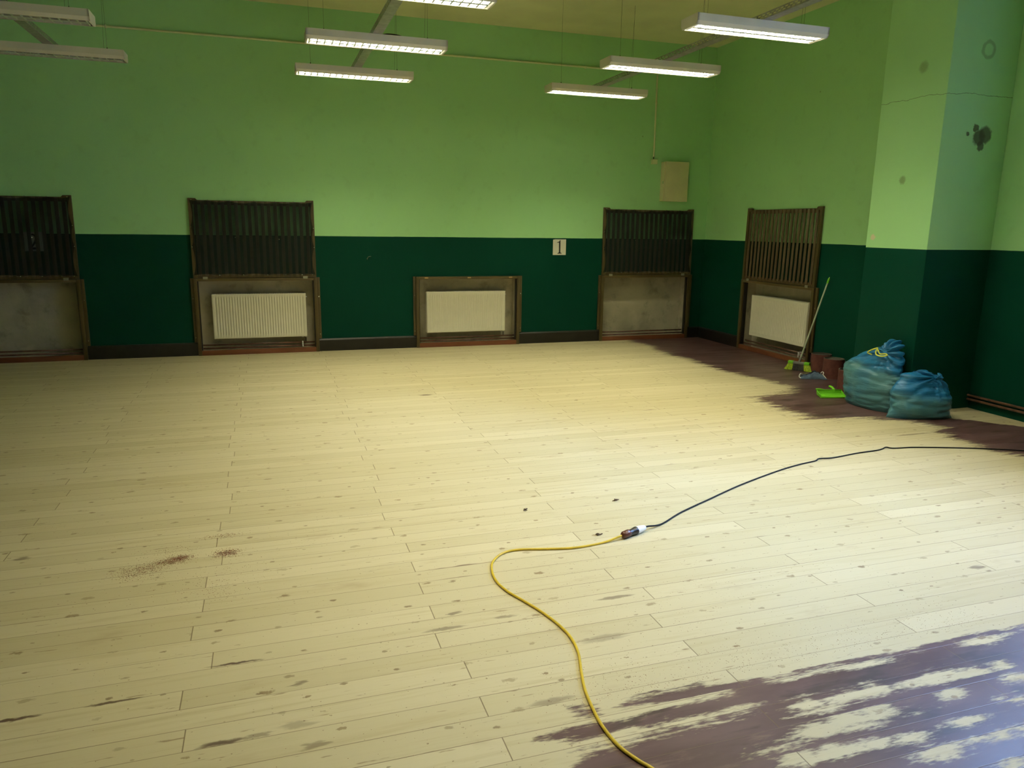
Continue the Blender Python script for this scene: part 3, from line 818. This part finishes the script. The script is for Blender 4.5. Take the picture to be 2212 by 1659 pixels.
# ------------------------------------------------------------------ things on the back wall
bm = bmesh.new(); tube(bm, [(XL, D-0.013, 3.806), (5.40, D-0.013, 3.812)], 0.0125, 10)
for x in (-4.5, -1.6, 1.4, 4.3): addb(bm, x-0.012, x+0.012, D-0.028, D, 3.790, 3.826)
tag(obj('conduit', bm, M['conduit'], None, auto=50), 'thin cream conduit running level along the back wall behind the lights', 'conduit')
bm = bmesh.new(); tube(bm, [(5.413, D-0.013, 3.800), (5.420, D-0.013, 2.672)], 0.0125, 10)
for z in (3.4, 2.8): addb(bm, 5.404, 5.430, D-0.028, D, z, z+0.02)
tag(obj('conduit', bm, M['conduit'], None, auto=50), 'thin cream conduit dropping down the back wall to the small switch box', 'conduit')
root = empty('switch_box', (5.427, D, 2.568)); tag(root, 'small cream switch box at the foot of the vertical conduit', 'switch box')
obj('box_body', bbox(-0.043, 0.043, -0.045, 0, 0, 0.070, w=0.006, seg=3), M['conduit'], root, auto=40)
bm = bmesh.new(); tube(bm, spline([(-0.006, -0.013, 0.068), (-0.014, -0.02, 0.085), (-0.007, -0.013, 0.108)], 4), 0.006, 8)
obj('cable_stub', bm, M['blackp'], root)
root = empty('fuse_box', (5.752, D+0.002, 2.048)); tag(root, 'cream steel fuse box high on the back wall near the corner', 'fuse box')
obj('box_body', bbox(-0.196, 0.196, -0.102, 0, 0, 0.556, w=0.004), M['cab'], root, auto=40)
dr = obj('door', bbox(-0.180, 0.198, -0.121, -0.1025, -0.002, 0.560, w=0.004), M['cab'], root, auto=40)
bm = bmesh.new()
for z in (0.10, 0.44): tube(bm, [(-0.188, -0.112, z), (-0.188, -0.112, z+0.06)], 0.006, 8)
obj('hinge', bm, M['cab'], root)
bm = bmesh.new(); addb(bm, -0.197, -0.190, -0.090, -0.070, 0.245, 0.285, w=0.002)
obj('latch', bm, M['screw'], root)

def number_paper(loc, digit, label):
    root = empty('number_sheet', loc); tag(root, label, 'paper number', 'numbered paper sheets on the wall')
    w, h = 0.100, 0.110
    bm = bmesh.new(); nx = 6; g = []
    for j in range(nx+1):
        g.append([bm.verts.new((-w+2*w*i/nx, -0.0005-0.002*math.sin(PI*i/nx)*math.sin(PI*j/nx)-(0.004 if (i == 0 and j == nx) else 0), -h+2*h*j/nx-(0.006 if (i == 0 and j == nx) else 0))) for i in range(nx+1)])
    for j in range(nx):
        for i in range(nx): bm.faces.new((g[j][i], g[j][i+1], g[j+1][i+1], g[j+1][i]))
    sh = obj('sheet', bm, M['paper'], root, smooth=True)
    if digit == '1':
        P = [(-0.030,-0.092),(0.034,-0.090),(0.036,-0.084),(0.018,-0.078),(0.014,-0.066),(0.012,0.098),(0.004,0.098),(-0.006,0.080),(-0.040,0.066),(-0.040,0.060),(-0.014,0.066),(-0.009,0.060),(-0.007,-0.066),(-0.012,-0.078),(-0.030,-0.085)]
    else:
        P = [(-0.040,-0.088),(0.040,-0.088),(0.042,-0.058),(0.036,-0.066),(-0.016,-0.066),(0.022,-0.014),(0.036,0.022),(0.036,0.052),(0.022,0.080),(0.0,0.090),(-0.024,0.082),(-0.038,0.056),(-0.030,0.052),(-0.018,0.068),(0.0,0.072),(0.014,0.056),(0.015,0.026),(0.002,-0.008),(-0.040,-0.074)]
    bm = bmesh.new(); prism(bm, P, 'y', -0.0045, -0.0020)
    obj('printed_digit', bm, M['ink'], root)
    return root
number_paper((3.990, D+0.0002, 1.374), '1', 'white paper sheet printed with a black number 1, on the dark green dado')
number_paper((-2.565, D-0.0006, 1.408), '2', 'paper sheet with number 2, seen dimly through the gauze lid at the left edge')
bm = bmesh.new()
tube(bm, spline([(1.31, D, 1.242), (1.30, D-0.02, 1.243), (1.275, D-0.035, 1.238), (1.262, D-0.035, 1.222), (1.254, D-0.03, 1.208)], 5), 0.0035, 8)
tube(bm, [(1.262, D, 1.205), (1.262, D-0.03, 1.215)], 0.004, 8)
tag(obj('wall_hook', bm, M['hook'], None, smooth=True), 'small bent metal hook on the dark green dado between the two radiators', 'hook')

# ------------------------------------------------------------------ bin bags
def bag(loc, rz, label, levels, fill, knot, seed, lean, corner=0.5, folds=13):
    """levels: (z, left, right, half depth); closed sack lofted from them with gathered folds round the knot"""
    root = empty('bin_bag', loc, rz); tag(root, label, 'bin bag', 'blue bin bags')
    n = 96; sub = 7; L = []
    lv = [Vector((a[1], a[2], a[3])) for a in levels]; zs = [a[0] for a in levels]
    for i in range(len(levels)-1):
        for k in range(sub):
            t = k/sub; u = t
            p = [lv[max(i-1, 0)], lv[i], lv[i+1], lv[min(i+2, len(lv)-1)]]
            c = 0.5*((2*p[1]) + (p[2]-p[0])*u + (2*p[0]-5*p[1]+4*p[2]-p[3])*u*u + (3*p[1]-p[0]-3*p[2]+p[3])*u**3)
            L.append((zs[i]+(zs[i+1]-zs[i])*t, c.x, c.y, c.z))
    L.append((zs[-1],)+tuple(lv[-1]))
    bm = bmesh.new(); rings = []; fl = []
    top = zs[-1]; kx, kz = knot
    for z, l, r, b in L:
        ring = []
        low = max(0.0, 1-z/0.10)
        ex = 0.66 - 0.10*low                       # flatter, cornered outline near the floor
        for j in range(n):
            th = 2*PI*j/n; c, s = math.cos(th), math.sin(th)
            ux = math.copysign(abs(c)**ex, c); uy = math.copysign(abs(s)**(1.0), s)
            # pointed corners of the flat sack at the floor
            b2 = b*(1 - 0.72*low*abs(ux)**3)
            x = (l+r)/2 + (r-l)/2*ux; y = b2*uy + lean*z
            q = Vector((x, y, z))
            # gathers running to the knot
            dx, dz = x-kx, z-kz
            ph = math.atan2(dx, dz+1e-6); dist = math.hypot(dx, dz)
            g = min(1.0, max(0.0, (z-fill*0.75)/(top-fill*0.75)))
            amp = 0.027*g*min(1.0, dist/0.10)*math.exp(-dist/0.30)*1.6
            fold = math.sin(folds*ph+2.2*noise.noise(q*7+Vector((seed, 0, 0))))
            fold = math.copysign(abs(fold)**0.7, fold)
            k = 1-g
            wr = noise.noise(Vector((x*5+seed, y*5, z*26)))*0.009*k*min(1, z/0.05) + noise.noise(Vector((x*9+seed, y*9, z*11)))*0.012*min(1, z/0.05)
            wr += noise.noise(Vector((x*22, y*22+seed, z*30)))*0.004*min(1, z/0.04)
            wr -= (0.5-abs(noise.noise(Vector((x*3.5+seed*2, y*4, z*17)))))**3*0.10*k*min(1, z/0.06)
            nd = Vector((c*0.5, s, 0.15*g)).normalized()
            q += nd*(amp*fold+wr)
            q.z = max(q.z, 0.0005)
            ring.append(bm.verts.new(q)); 
            fz = fill + 0.05*noise.noise(Vector((x*4+seed, 1.0, 0))) - 0.10*(x)
            fl.append(max(0.0, min(1.0, (fz-z)/0.06+0.5)))
        rings.append(ring)
    for a, b in zip(rings, rings[1:]):
        for j in range(n): bm.faces.new((a[j], a[(j+1) % n], b[(j+1) % n], b[j]))
    bm.faces.new(rings[0][::-1]); bm.faces.new(rings[-1])
    o = obj('bag_body', bm, M['bag'], root, smooth=True)
    at = o.data.attributes.new('filled', 'FLOAT', 'POINT'); at.data.foreach_set('value', fl)
    return root
b1 = bag((5.432, 5.525, 0), math.radians(-84.5), 'large bulging blue bin bag with a yellow drawstring, leaning on the pillar',
    [(0.0,-.272,.272,.085),(.03,-.288,.276,.108),(.12,-.295,.280,.125),(.25,-.325,.287,.128),(.34,-.345,.292,.118),(.385,-.335,.293,.105),
     (.43,-.265,.290,.098),(.48,-.19,.282,.088),(.53,-.095,.272,.074),(.57,-.01,.258,.062),(.60,.07,.250,.054),(.635,.105,.240,.046),(.66,.125,.215,.034),(.672,.15,.195,.016)],
    0.40, (0.13, 0.555), 3.0, 0.06)
# tied neck tuft and drawstring
bm = bmesh.new()
loop = spline([(0.03,-0.105,0.520),(-0.005,-0.125,0.535),(0.03,-0.120,0.565),(0.085,-0.105,0.590),(0.075,-0.115,0.555),(0.10,-0.128,0.530),(0.15,-0.125,0.525),(0.20,-0.115,0.540),(0.185,-0.118,0.552),(0.13,-0.122,0.545),(0.09,-0.108,0.575)], 6)
tube(bm, [p+Vector((0, 0.035, 0)) for p in loop], 0.0065, 8)
obj('drawstring', bm, M['drawstring'], b1, smooth=True)
b2 = bag((5.575, 5.075, 0), math.radians(-17.0), 'smaller slumped blue bin bag in front of the pillar, near the pipes',
    [(0.0,-.300,.305,.075),(.03,-.292,.292,.105),(.09,-.268,.282,.122),(.17,-.262,.278,.122),(.225,-.268,.262,.110),(.27,-.258,.232,.098),
     (.32,-.240,.205,.085),(.36,-.215,.175,.070),(.39,-.180,.130,.055),(.415,-.140,.06,.040),(.428,-.105,-.0,.018)],
    0.21, (0.085, 0.385), 8.0, 0.04, folds=15)
bm = bmesh.new()
lathe(bm, [(0.016, 0), (0.010, 0.018), (0.014, 0.034), (0.024, 0.050), (0.020, 0.054)], 14, axis_matrix((0.085, -0.045, 0.372), (0.3, -0.5, 0.8)))
obj('tied_neck', bm, M['bag'], b2, smooth=True)

# ------------------------------------------------------------------ sanding belts standing on end
def belt(loc, h, r, label):
    root = empty('sanding_belt', loc, random.uniform(0, 6)); tag(root, label, 'sanding belt', 'rolled sanding belts')
    n = 48; bm = bmesh.new(); A = []; Bv = []
    for j in range(n):
        th = 2*PI*j/n; rr = r*(1+0.02*math.sin(2*th)+0.008*math.sin(5*th))
        A.append([bm.verts.new((rr*math.cos(th), rr*math.sin(th), z)) for z in (0, h)])
    for j in range(n):
        a, b = A[j], A[(j+1) % n]; bm.faces.new((a[0], b[0], b[1], a[1]))
    o = obj('abrasive_face', bm, M['abrasive'], root, smooth=True)
    bm = bmesh.new()
    for j in range(n):
        th = 2*PI*j/n; rr = r*(1+0.02*math.sin(2*th)+0.008*math.sin(5*th))
        c, s = math.cos(th), math.sin(th)
        Bv.append([bm.verts.new((k*c, k*s, z)) for k, z in ((rr-0.0006, 0), (rr-0.0006, h), (rr-0.012, h+0.001), (rr-0.012, 0))])
    for j in range(n):
        a, b = Bv[j], Bv[(j+1) % n]
        for k in range(4): bm.faces.new((a[k], b[k], b[(k+1) % 4], a[(k+1) % 4]))
    obj('cloth_backing', bm, M['beltback'], root, auto=60)
    bm = bmesh.new(); lathe(bm, [(r*0.86, h*0.92), (r*0.86, h*0.921)], 40); 
    obj('inner_roll', bm, M['beltback'], root)
belt((6.215, 7.13, 0), 0.222, 0.113, 'red-brown sanding belt roll standing on end beside the slatted casing')
belt((6.130, 6.82, 0), 0.222, 0.113, 'red-brown sanding belt roll standing on end behind the blue-grey pouch')
belt((5.775, 6.185, 0), 0.225, 0.110, 'sanding belt roll mostly hidden behind the large blue bag')

# ------------------------------------------------------------------ broom
hd = Vector((6.025, 7.275, 0.0)); tip = Vector((6.335, 7.262, 1.118))
along = Vector((6.106-5.946, 7.149-7.400, 0)).normalized()
root = empty('broom', hd, math.atan2(along.y, along.x)); tag(root, 'lime green and grey broom leaning on the right wall beside the slatted casing', 'broom')
obj('broom_head', bbox(-0.125, 0.125, -0.024, 0.024, 0.078, 0.108, w=0.008, seg=3), M['greyp'], root, auto=40)
def tufts(name, x0, x1, mat, f0, f1, nt):
    bm = bmesh.new(); rnd = random.Random(5)
    for k in range(nt):
        t = (k+0.5)/nt
        for q in range(5):
            for e in range(2):
                xa = x0+(x1-x0)*t; ya = -0.018+0.009*q
                xb = xa + (f0+(f1-f0)*t) + rnd.uniform(-.004, .004); yb = ya*1.7+rnd.uniform(-.004, .004)
                tube(bm, [(xa, ya, 0.082), ((xa*0.5+xb*0.5), (ya+yb)/2, 0.042), (xb, yb, 0.001+0.006*rnd.random())], [0.0042, 0.0048, 0.0036], 5)
    return obj(name, bm, mat, root)
o = tufts('bristles', -0.122, -0.062, M['lime'], -0.045, -0.010, 9); o['label'] = 'lime green bristles'
o = tufts('bristles', -0.060, 0.060, M['greyb'], -0.008, 0.008, 17); o['label'] = 'dark grey bristles'
o = tufts('bristles', 0.062, 0.122, M['lime'], 0.010, 0.045, 9); o['label'] = 'lime green bristles'
for a, b in ((-0.127, -0.064), (0.064, 0.127)):
    obj('end_block', bbox(a, b, -0.026, 0.026, 0.080, 0.112, w=0.006, seg=2), M['green'], root, auto=40)
R = Matrix.Rotation(-root.rotation_euler.z, 3, 'Z')
tl = R @ (tip-hd); d0 = Vector((0, 0, 0.100)); dr = (tl-d0)
bm = bmesh.new(); tube(bm, [d0, d0+dr*0.06], [0.016, 0.013], 12); obj('handle_socket', bm, M['greyp'], root, auto=40)
bm = bmesh.new(); tube(bm, [d0+dr*0.05, d0+dr*0.93], 0.0105, 12); obj('handle', bm, M['handle'], root, auto=40)
bm = bmesh.new(); tube(bm, [d0+dr*0.925, d0+dr*0.93, d0+dr*0.975, d0+dr*0.99], [0.0112, 0.0135, 0.0125, 0.008], 12); gp = obj('handle_grip', bm, M['green'], root, auto=40); gp['label'] = 'lime green grip'
bm = bmesh.new(); tube(bm, [d0+dr*0.988, d0+dr*1.0], [0.006, 0.003], 8); obj('hanging_tip', bm, M['handle'], root)

# ------------------------------------------------------------------ dustpan
root = empty('dustpan', (5.385, 5.985, 0), math.radians(-16)); tag(root, 'bright green dustpan on the floor, half behind the large blue bag', 'dustpan')
bm = bmesh.new(); w0, w1, dpt = 0.135, 0.115, 0.21
g = []
sec = [(-0.055, 0.004), (-0.053, 0.010), (-0.01, 0.012), (0.03, 0.018), (0.042, 0.032), (0.050, 0.060)]
th = 0.003
prism(bm, [(y, z) for y, z in sec] + [(y+0.0035, z-0.0035) for y, z in sec[::-1]], 'x', -0.13, 0.13)
for s in (-1, 1):
    prism(bm, [(-0.055, 0.004), (-0.055, 0.020), (0.01, 0.042), (0.052, 0.062), (0.047, 0.030), (0.03, 0.018), (-0.01, 0.008)], 'x', s*0.130, s*0.1265)
obj('pan', bm, M['green'], root)
bm = bmesh.new(); addb(bm, -0.132, 0.132, -0.066, -0.050, 0.001, 0.015, w=0.004, seg=2); obj('lip', bm, M['green'], root, auto=40)
bm = bmesh.new(); tube(bm, [(-0.129, -0.055, 0.022), (-0.129, 0.01, 0.044), (-0.129, 0.050, 0.064)], 0.005, 8)
tube(bm, [(-0.140, 0.045, 0.070), (-0.10, 0.050, 0.069), (-0.05, 0.052, 0.062), (0.13, 0.052, 0.062)], [0.009, 0.008, 0.005, 0.005], 8); obj('rolled_rim', bm, M['green'], root, smooth=True)
bm = bmesh.new(); tube(bm, spline([(0.06, 0.048, 0.050), (0.06, 0.09, 0.068), (0.06, 0.14, 0.075), (0.06, 0.17, 0.072)], 4), [0.014]*4+[0.012]*8+[0.013], 10); obj('handle', bm, M['green'], root, smooth=True)

# ------------------------------------------------------------------ crumpled cloth pouch
root = empty('cloth_pouch', (5.868, 6.845, 0), math.radians(-24)); tag(root, 'crumpled blue-grey cloth pouch with white cord, lying in front of the sanding belts', 'cloth pouch')
bm = bmesh.new(); nx, ny = 56, 24; top = []; bot = []
def pouch_h(u, v):
    e = max(0.0, 1-abs(u)**4)*max(0.0, 1-abs(v)**3)
    h = 0.050+0.016*math.sin(3.1*u+0.8)+0.020*noise.noise(Vector((u*2.6, v*2.2, 3.3)))+0.012*noise.noise(Vector((u*6, v*5, 1.1)))
    return 0.004 + max(0.004, h)*e**0.6
for j in range(ny+1):
    v = j/ny*2-1; rt, rb = [], []
    for i in range(nx+1):
        u = i/nx*2-1
        x = u*0.130*(1-0.12*v) + 0.006*noise.noise(Vector((v*3, u*2, 0))); y = v*0.075+0.01*math.sin(4*u)
        rt.append(bm.verts.new((x, y, pouch_h(u, v)))); rb.append(bm.verts.new((x, y, 0.001)))
    top.append(rt); bot.append(rb)
for j in range(ny):
    for i in range(nx):
        bm.faces.new((top[j][i], top[j][i+1], top[j+1][i+1], top[j+1][i])); bm.faces.new((bot[j][i], bot[j+1][i], bot[j+1][i+1], bot[j][i+1]))
for i in range(nx):
    bm.faces.new((top[0][i], bot[0][i], bot[0][i+1], top[0][i+1])); bm.faces.new((top[ny][i], top[ny][i+1], bot[ny][i+1], bot[ny][i]))
for j in range(ny):
    bm.faces.new((top[j][0], top[j+1][0], bot[j+1][0], bot[j][0])); bm.faces.new((top[j][nx], bot[j][nx], bot[j+1][nx], top[j+1][nx]))
obj('pouch_body', bm, M['denim'], root, smooth=True)
bm = bmesh.new(); pts = []
for k in range(25):
    u = -0.92+1.84*k/24; v = 0.10+0.15*math.sin(5*u)
    pts.append((u*0.130*(1-0.12*v), v*0.075+0.01*math.sin(4*u), pouch_h(u, v)+0.003))
tube(bm, pts, 0.008, 8); ob = obj('binding', bm, M['denimdark'], root, smooth=True); ob['label'] = 'navy binding along the mouth'
for pts in ([(-0.105, 0.03, 0.040), (-0.125, 0.02, 0.046), (-0.143, 0.0, 0.030), (-0.146, -0.02, 0.012), (-0.130, -0.05, 0.006)],
            [(0.095, 0.03, 0.048), (0.115, 0.035, 0.070), (0.128, 0.02, 0.062), (0.118, 0.0, 0.044), (0.135, -0.02, 0.020), (0.145, -0.03, 0.006)]):
    bm = bmesh.new(); tube(bm, spline(pts, 5), 0.0055, 8); obj('cord', bm, M['cord'], root, smooth=True)

# ------------------------------------------------------------------ cords and their coupling
yr, br = 0.0060, 0.0050
YEL = [(1.768,3.390),(1.629,3.362),(1.459,3.345),(1.312,3.372),(1.172,3.405),(1.078,3.388),(1.005,3.315),(0.970,3.229),(0.955,3.110),(0.975,2.994),(1.018,2.887),
       (1.056,2.789),(1.09,2.669),(1.105,2.551),(1.091,2.434),(1.053,2.315),(1.02,2.204),(1.003,2.098),(0.995,1.998),(1.005,1.894),(1.033,1.818),(1.06,1.767),(1.10,1.66),(1.20,1.45),(1.45,1.15)]
BLK = [(1.940,3.492),(2.06,3.503),(2.26,3.628),(2.54,3.770),(2.9,3.948),(3.326,4.124),(3.56,4.20),(3.734,4.241),(3.795,4.266),(3.924,4.269),(4.18,4.313),(4.385,4.332),
       (4.46,4.352),(4.51,4.366),(4.56,4.342),(4.741,4.315),(5.035,4.222),(5.294,4.118),(5.506,4.007),(5.9,3.75),(6.2,3.2)]
c0, c1 = Vector((1.752, 3.384, 0.0225)), Vector((1.928, 3.452, 0.0215)); dv = c1-c0
root = empty('extension_cord', (0, 0, 0)); tag(root, 'yellow extension cord snaking over the pale floorboards', 'extension cord')
pts = [tuple(c0+dv*0.03)] + [(x, y, 0.018 if k == 0 else yr) for k, (x, y) in enumerate(YEL)][1:]
pts[0] = tuple(c0-dv*0.02)
bm = bmesh.new(); tube(bm, spline(pts, 8), yr, 10); obj('cable', bm, M['yellow'], root, smooth=True)
AM = axis_matrix(c0, dv); Ln = dv.length
bm = bmesh.new(); lathe(bm, [(0.010, 0.0), (0.015, 0.003), (0.0205, 0.012), (0.0218, 0.040), (0.0205, 0.056), (0.019, 0.058)], 10, AM); o = obj('socket_collar', bm, M['brown'], root, auto=35); o['label'] = 'ribbed brown collar'
bm = bmesh.new(); lathe(bm, [(0.0185, 0.056), (0.0175, 0.070), (0.0185, 0.086), (0.0215, 0.100), (0.0222, 0.108), (0.0222, 0.114)], 24, AM); o = obj('socket_body', bm, M['blackp'], root, auto=40); o['label'] = 'black socket body'
bm = bmesh.new(); lathe(bm, [(0.0155, 0.068), (0.0215, 0.082), (0.0215, 0.083)], 4, AM); bm.free()
root = empty('power_cord', (0, 0, 0)); tag(root, 'black power cord with a white plug, curving to the right over the floor', 'power cord')
bm = bmesh.new(); lathe(bm, [(0.0215, 0.115), (0.0218, 0.120), (0.0205, 0.140), (0.0175, 0.165), (0.0140, 0.182), (0.0085, Ln)], 24, AM); o = obj('plug', bm, M['wplastic'], root, auto=40); o['label'] = 'white plug'
pts = [tuple(c1-dv*0.05)] + [(x, y, 0.012 if k == 0 else br) for k, (x, y) in enumerate(BLK)]
pts[1] = tuple(c1+dv*0.12)
for k in (9, 14): pts[k] = (pts[k][0], pts[k][1], 0.010)
bm = bmesh.new(); tube(bm, spline(pts, 8), br, 10); obj('cable', bm, M['black'], root, smooth=True)

# ------------------------------------------------------------------ wood chips and sanding dust
def chip(loc, label, sc, seed):
    rnd = random.Random(seed); bm = bmesh.new()
    for k in range(4):
        a = rnd.uniform(0, 6.3); l = sc*rnd.uniform(0.5, 1.0)
        c = Vector((rnd.uniform(-.5, .5)*sc, rnd.uniform(-.4, .4)*sc, 0.004))
        d = Vector((math.cos(a), math.sin(a), rnd.uniform(-.05, .25)))
        tube(bm, [c-d*l/2+Vector((0, 0, 0.002)), c+Vector((0, 0, 0.003)), c+d*l/2+Vector((0, 0, 0.001))], [0.0015, 0.0042, 0.002], 5)
    for v in bm.verts: v.co.z = max(0.0003, v.co.z)
    o = obj('wood_chip', bm, M['chip']); o.location = loc; tag(o, label, 'wood chip', 'dark wood chips on the floor')
chip((1.981, 3.926, 0), 'dark wood chip on the floor, farthest to the right, above the white plug', 0.034, 2)
chip((1.385, 3.922, 0), 'dark wood chip on the floor above the bend of the yellow cord', 0.032, 5)
chip((1.661, 3.468, 0), 'dark wood chip on the floor just left of the cord coupling', 0.030, 9)
def dust():
    rnd = random.Random(11); vs, fs = [], []
    def flake(x, y, s):
        a = rnd.uniform(0, 6.3); e = rnd.uniform(0.35, 1.0); c, n = math.cos(a), math.sin(a); b = len(vs); h = s*0.5
        for u, v in ((-1, 0), (0, -e), (1, 0), (0, e)):
            vs.append((x+(u*c-v*n)*s, y+(u*n+v*c)*s, 0.0002))
        vs.append((x, y, 0.0002+h))
        for k in range(4): fs.append((b+k, b+(k+1) % 4, b+4))
    piles = [(-0.648,3.717,.060,.032,800),(-0.540,3.775,.040,.022,750),(-0.490,3.803,.028,.018,750),(-0.273,3.797,.032,.024,1000),(-0.306,4.03,.050,.018,260),(-0.69,3.65,.05,.03,200),
             (-0.55,3.90,.07,.03,130),(-0.29,3.37,.05,.05,90),(-0.28,3.50,.10,.10,120),(-0.45,3.55,.22,.14,160)]
    for x, y, sx, sy, n in piles:
        for _ in range(n):
            flake(rnd.gauss(x, sx), rnd.gauss(y, sy), rnd.uniform(0.0010, 0.0027))
    for _ in range(1500):
        flake(rnd.gauss(1.35, 0.55), rnd.gauss(2.75, 0.55), rnd.uniform(0.0007, 0.0020))
    for _ in range(900):
        flake(rnd.uniform(0.9, 2.9), 2.13+abs(rnd.gauss(0, 0.12)), rnd.uniform(0.0008, 0.0022))
    for _ in range(700):
        flake(rnd.uniform(-1.0, 3.2), rnd.uniform(1.9, 4.6), rnd.uniform(0.0007, 0.0020))
    me = bpy.data.meshes.new('sanding_dust'); me.from_pydata(vs, [], fs); me.materials.append(M['dust'])
    o = link(bpy.data.objects.new('sanding_dust', me))
    tag(o, 'red-brown sanding dust sprinkled in little heaps on the floorboards', 'sanding dust', kind='stuff')
dust()

# ------------------------------------------------------------------ window in the right wall (daylight)
(wy0, wy1) = WIN[0]
wx = XR+0.20
root = empty('window_1', (wx, (wy0+wy1)/2, WZ0)); structure(root, 'tall white window in the right wall', 'window')
hw, hh = (wy1-wy0)/2, WZ1-WZ0
bm = bmesh.new(); f = 0.06
addb(bm, -0.04, 0.04, -hw, -hw+f, 0, hh); addb(bm, -0.04, 0.04, hw-f, hw, 0, hh)
addb(bm, -0.04, 0.04, -hw+f, hw-f, 0, f); addb(bm, -0.04, 0.04, -hw+f, hw-f, hh-f, hh)
addb(bm, -0.035, 0.035, -0.035, 0.035, f, hh-f); addb(bm, -0.035, 0.035, -hw+f, hw-f, hh*0.66-0.035, hh*0.66+0.035)
structure(obj('window_frame', bm, M['winframe'], root))
bm = bmesh.new(); box(bm, -0.003, 0.003, -hw+f, hw-f, f, hh-f); structure(obj('window_pane', bm, M['glass'], root))
bm = bmesh.new(); addb(bm, -0.24, -0.03, -hw-0.04, hw+0.04, -0.03, 0.004, w=0.006)
for v in list(bm.verts): pass
structure(obj('window_sill', bm, M['winframe'], root))

# unseen house block, added to keep low daylight out of the far half
bm = bmesh.new(); box(bm, 13.0, 20.0, -5.2, 22.0, -4.0, 7.0)
prism(bm, [(12.8, 7.0), (16.5, 8.0), (20.2, 7.0)], 'y', -5.4, 22.2)
M['blocker_brick'] = plain('daylight_blocker_brick', (0.16, 0.10, 0.075), 0.9, var=0.2)
structure(obj('daylight_blocker', bm, M['blocker_brick']))
world = bpy.data.worlds.new('daylight'); SC.world = world; world.use_nodes = True
wt = world.node_tree; bg = wt.nodes['Background']; bg.inputs[1].default_value = 138.0
# overcast blue sky, dimmed at the horizon to hold back low daylight
wc = wt.nodes.new('ShaderNodeTexCoord'); ws = wt.nodes.new('ShaderNodeSeparateXYZ'); wt.links.new(wc.outputs['Generated'], ws.inputs[0])
wr_ = wt.nodes.new('ShaderNodeValToRGB'); wt.links.new(ws.outputs[2], wr_.inputs[0]); wt.links.new(wr_.outputs[0], bg.inputs[0])
wr_.color_ramp.elements[0].position = 0.01; wr_.color_ramp.elements[0].color = (0.09, 0.14, 0.22, 1)
wr_.color_ramp.elements[1].position = 0.16; wr_.color_ramp.elements[1].color = (0.28, 0.50, 1.0, 1)
pl = bpy.data.lights.new('window_portal', 'AREA'); pl.shape = 'RECTANGLE'; pl.size = hh; pl.size_y = wy1-wy0
pl.cycles.is_portal = True
po = bpy.data.objects.new('window_portal', pl); po.location = (XR+T+0.02, (wy0+wy1)/2, (WZ0+WZ1)/2)
po.rotation_euler = (0, PI/2, 0); link(po)
# -Z of the portal must look into the room (-X)
if (po.rotation_euler.to_matrix() @ Vector((0, 0, -1))).x > 0: po.rotation_euler = (0, -PI/2, 0)

# ------------------------------------------------------------------ camera
cam = bpy.data.cameras.new('camera'); cam.sensor_fit = 'HORIZONTAL'; cam.sensor_width = 36.0
cam.lens = 1601.65/2212*36.0; cam.clip_start = 0.05; cam.clip_end = 200
yaw, pit, rol = 0.3176, 0.2090, 0.0137
Fv = Vector((math.sin(yaw)*math.cos(pit), math.cos(yaw)*math.cos(pit), -math.sin(pit)))
Rv = Vector((math.cos(yaw), -math.sin(yaw), 0)); Uv = Rv.cross(Fv)
R2 = Rv*math.cos(rol)+Uv*math.sin(rol); U2 = -Rv*math.sin(rol)+Uv*math.cos(rol)
co = bpy.data.objects.new('camera', cam)
co.matrix_world = Matrix(((R2.x, U2.x, -Fv.x, 0), (R2.y, U2.y, -Fv.y, 0), (R2.z, U2.z, -Fv.z, 1.651), (0, 0, 0, 1)))
link(co); SC.camera = co

vs_ = SC.view_settings
SC.display_settings.display_device = 'sRGB'
vs_.view_transform = 'Standard'; vs_.look = 'None'; vs_.gamma = 1.0; vs_.use_curve_mapping = False
vs_.exposure = 0.0
SC.cycles.max_bounces = 6; SC.cycles.diffuse_bounces = 4; SC.cycles.glossy_bounces = 3
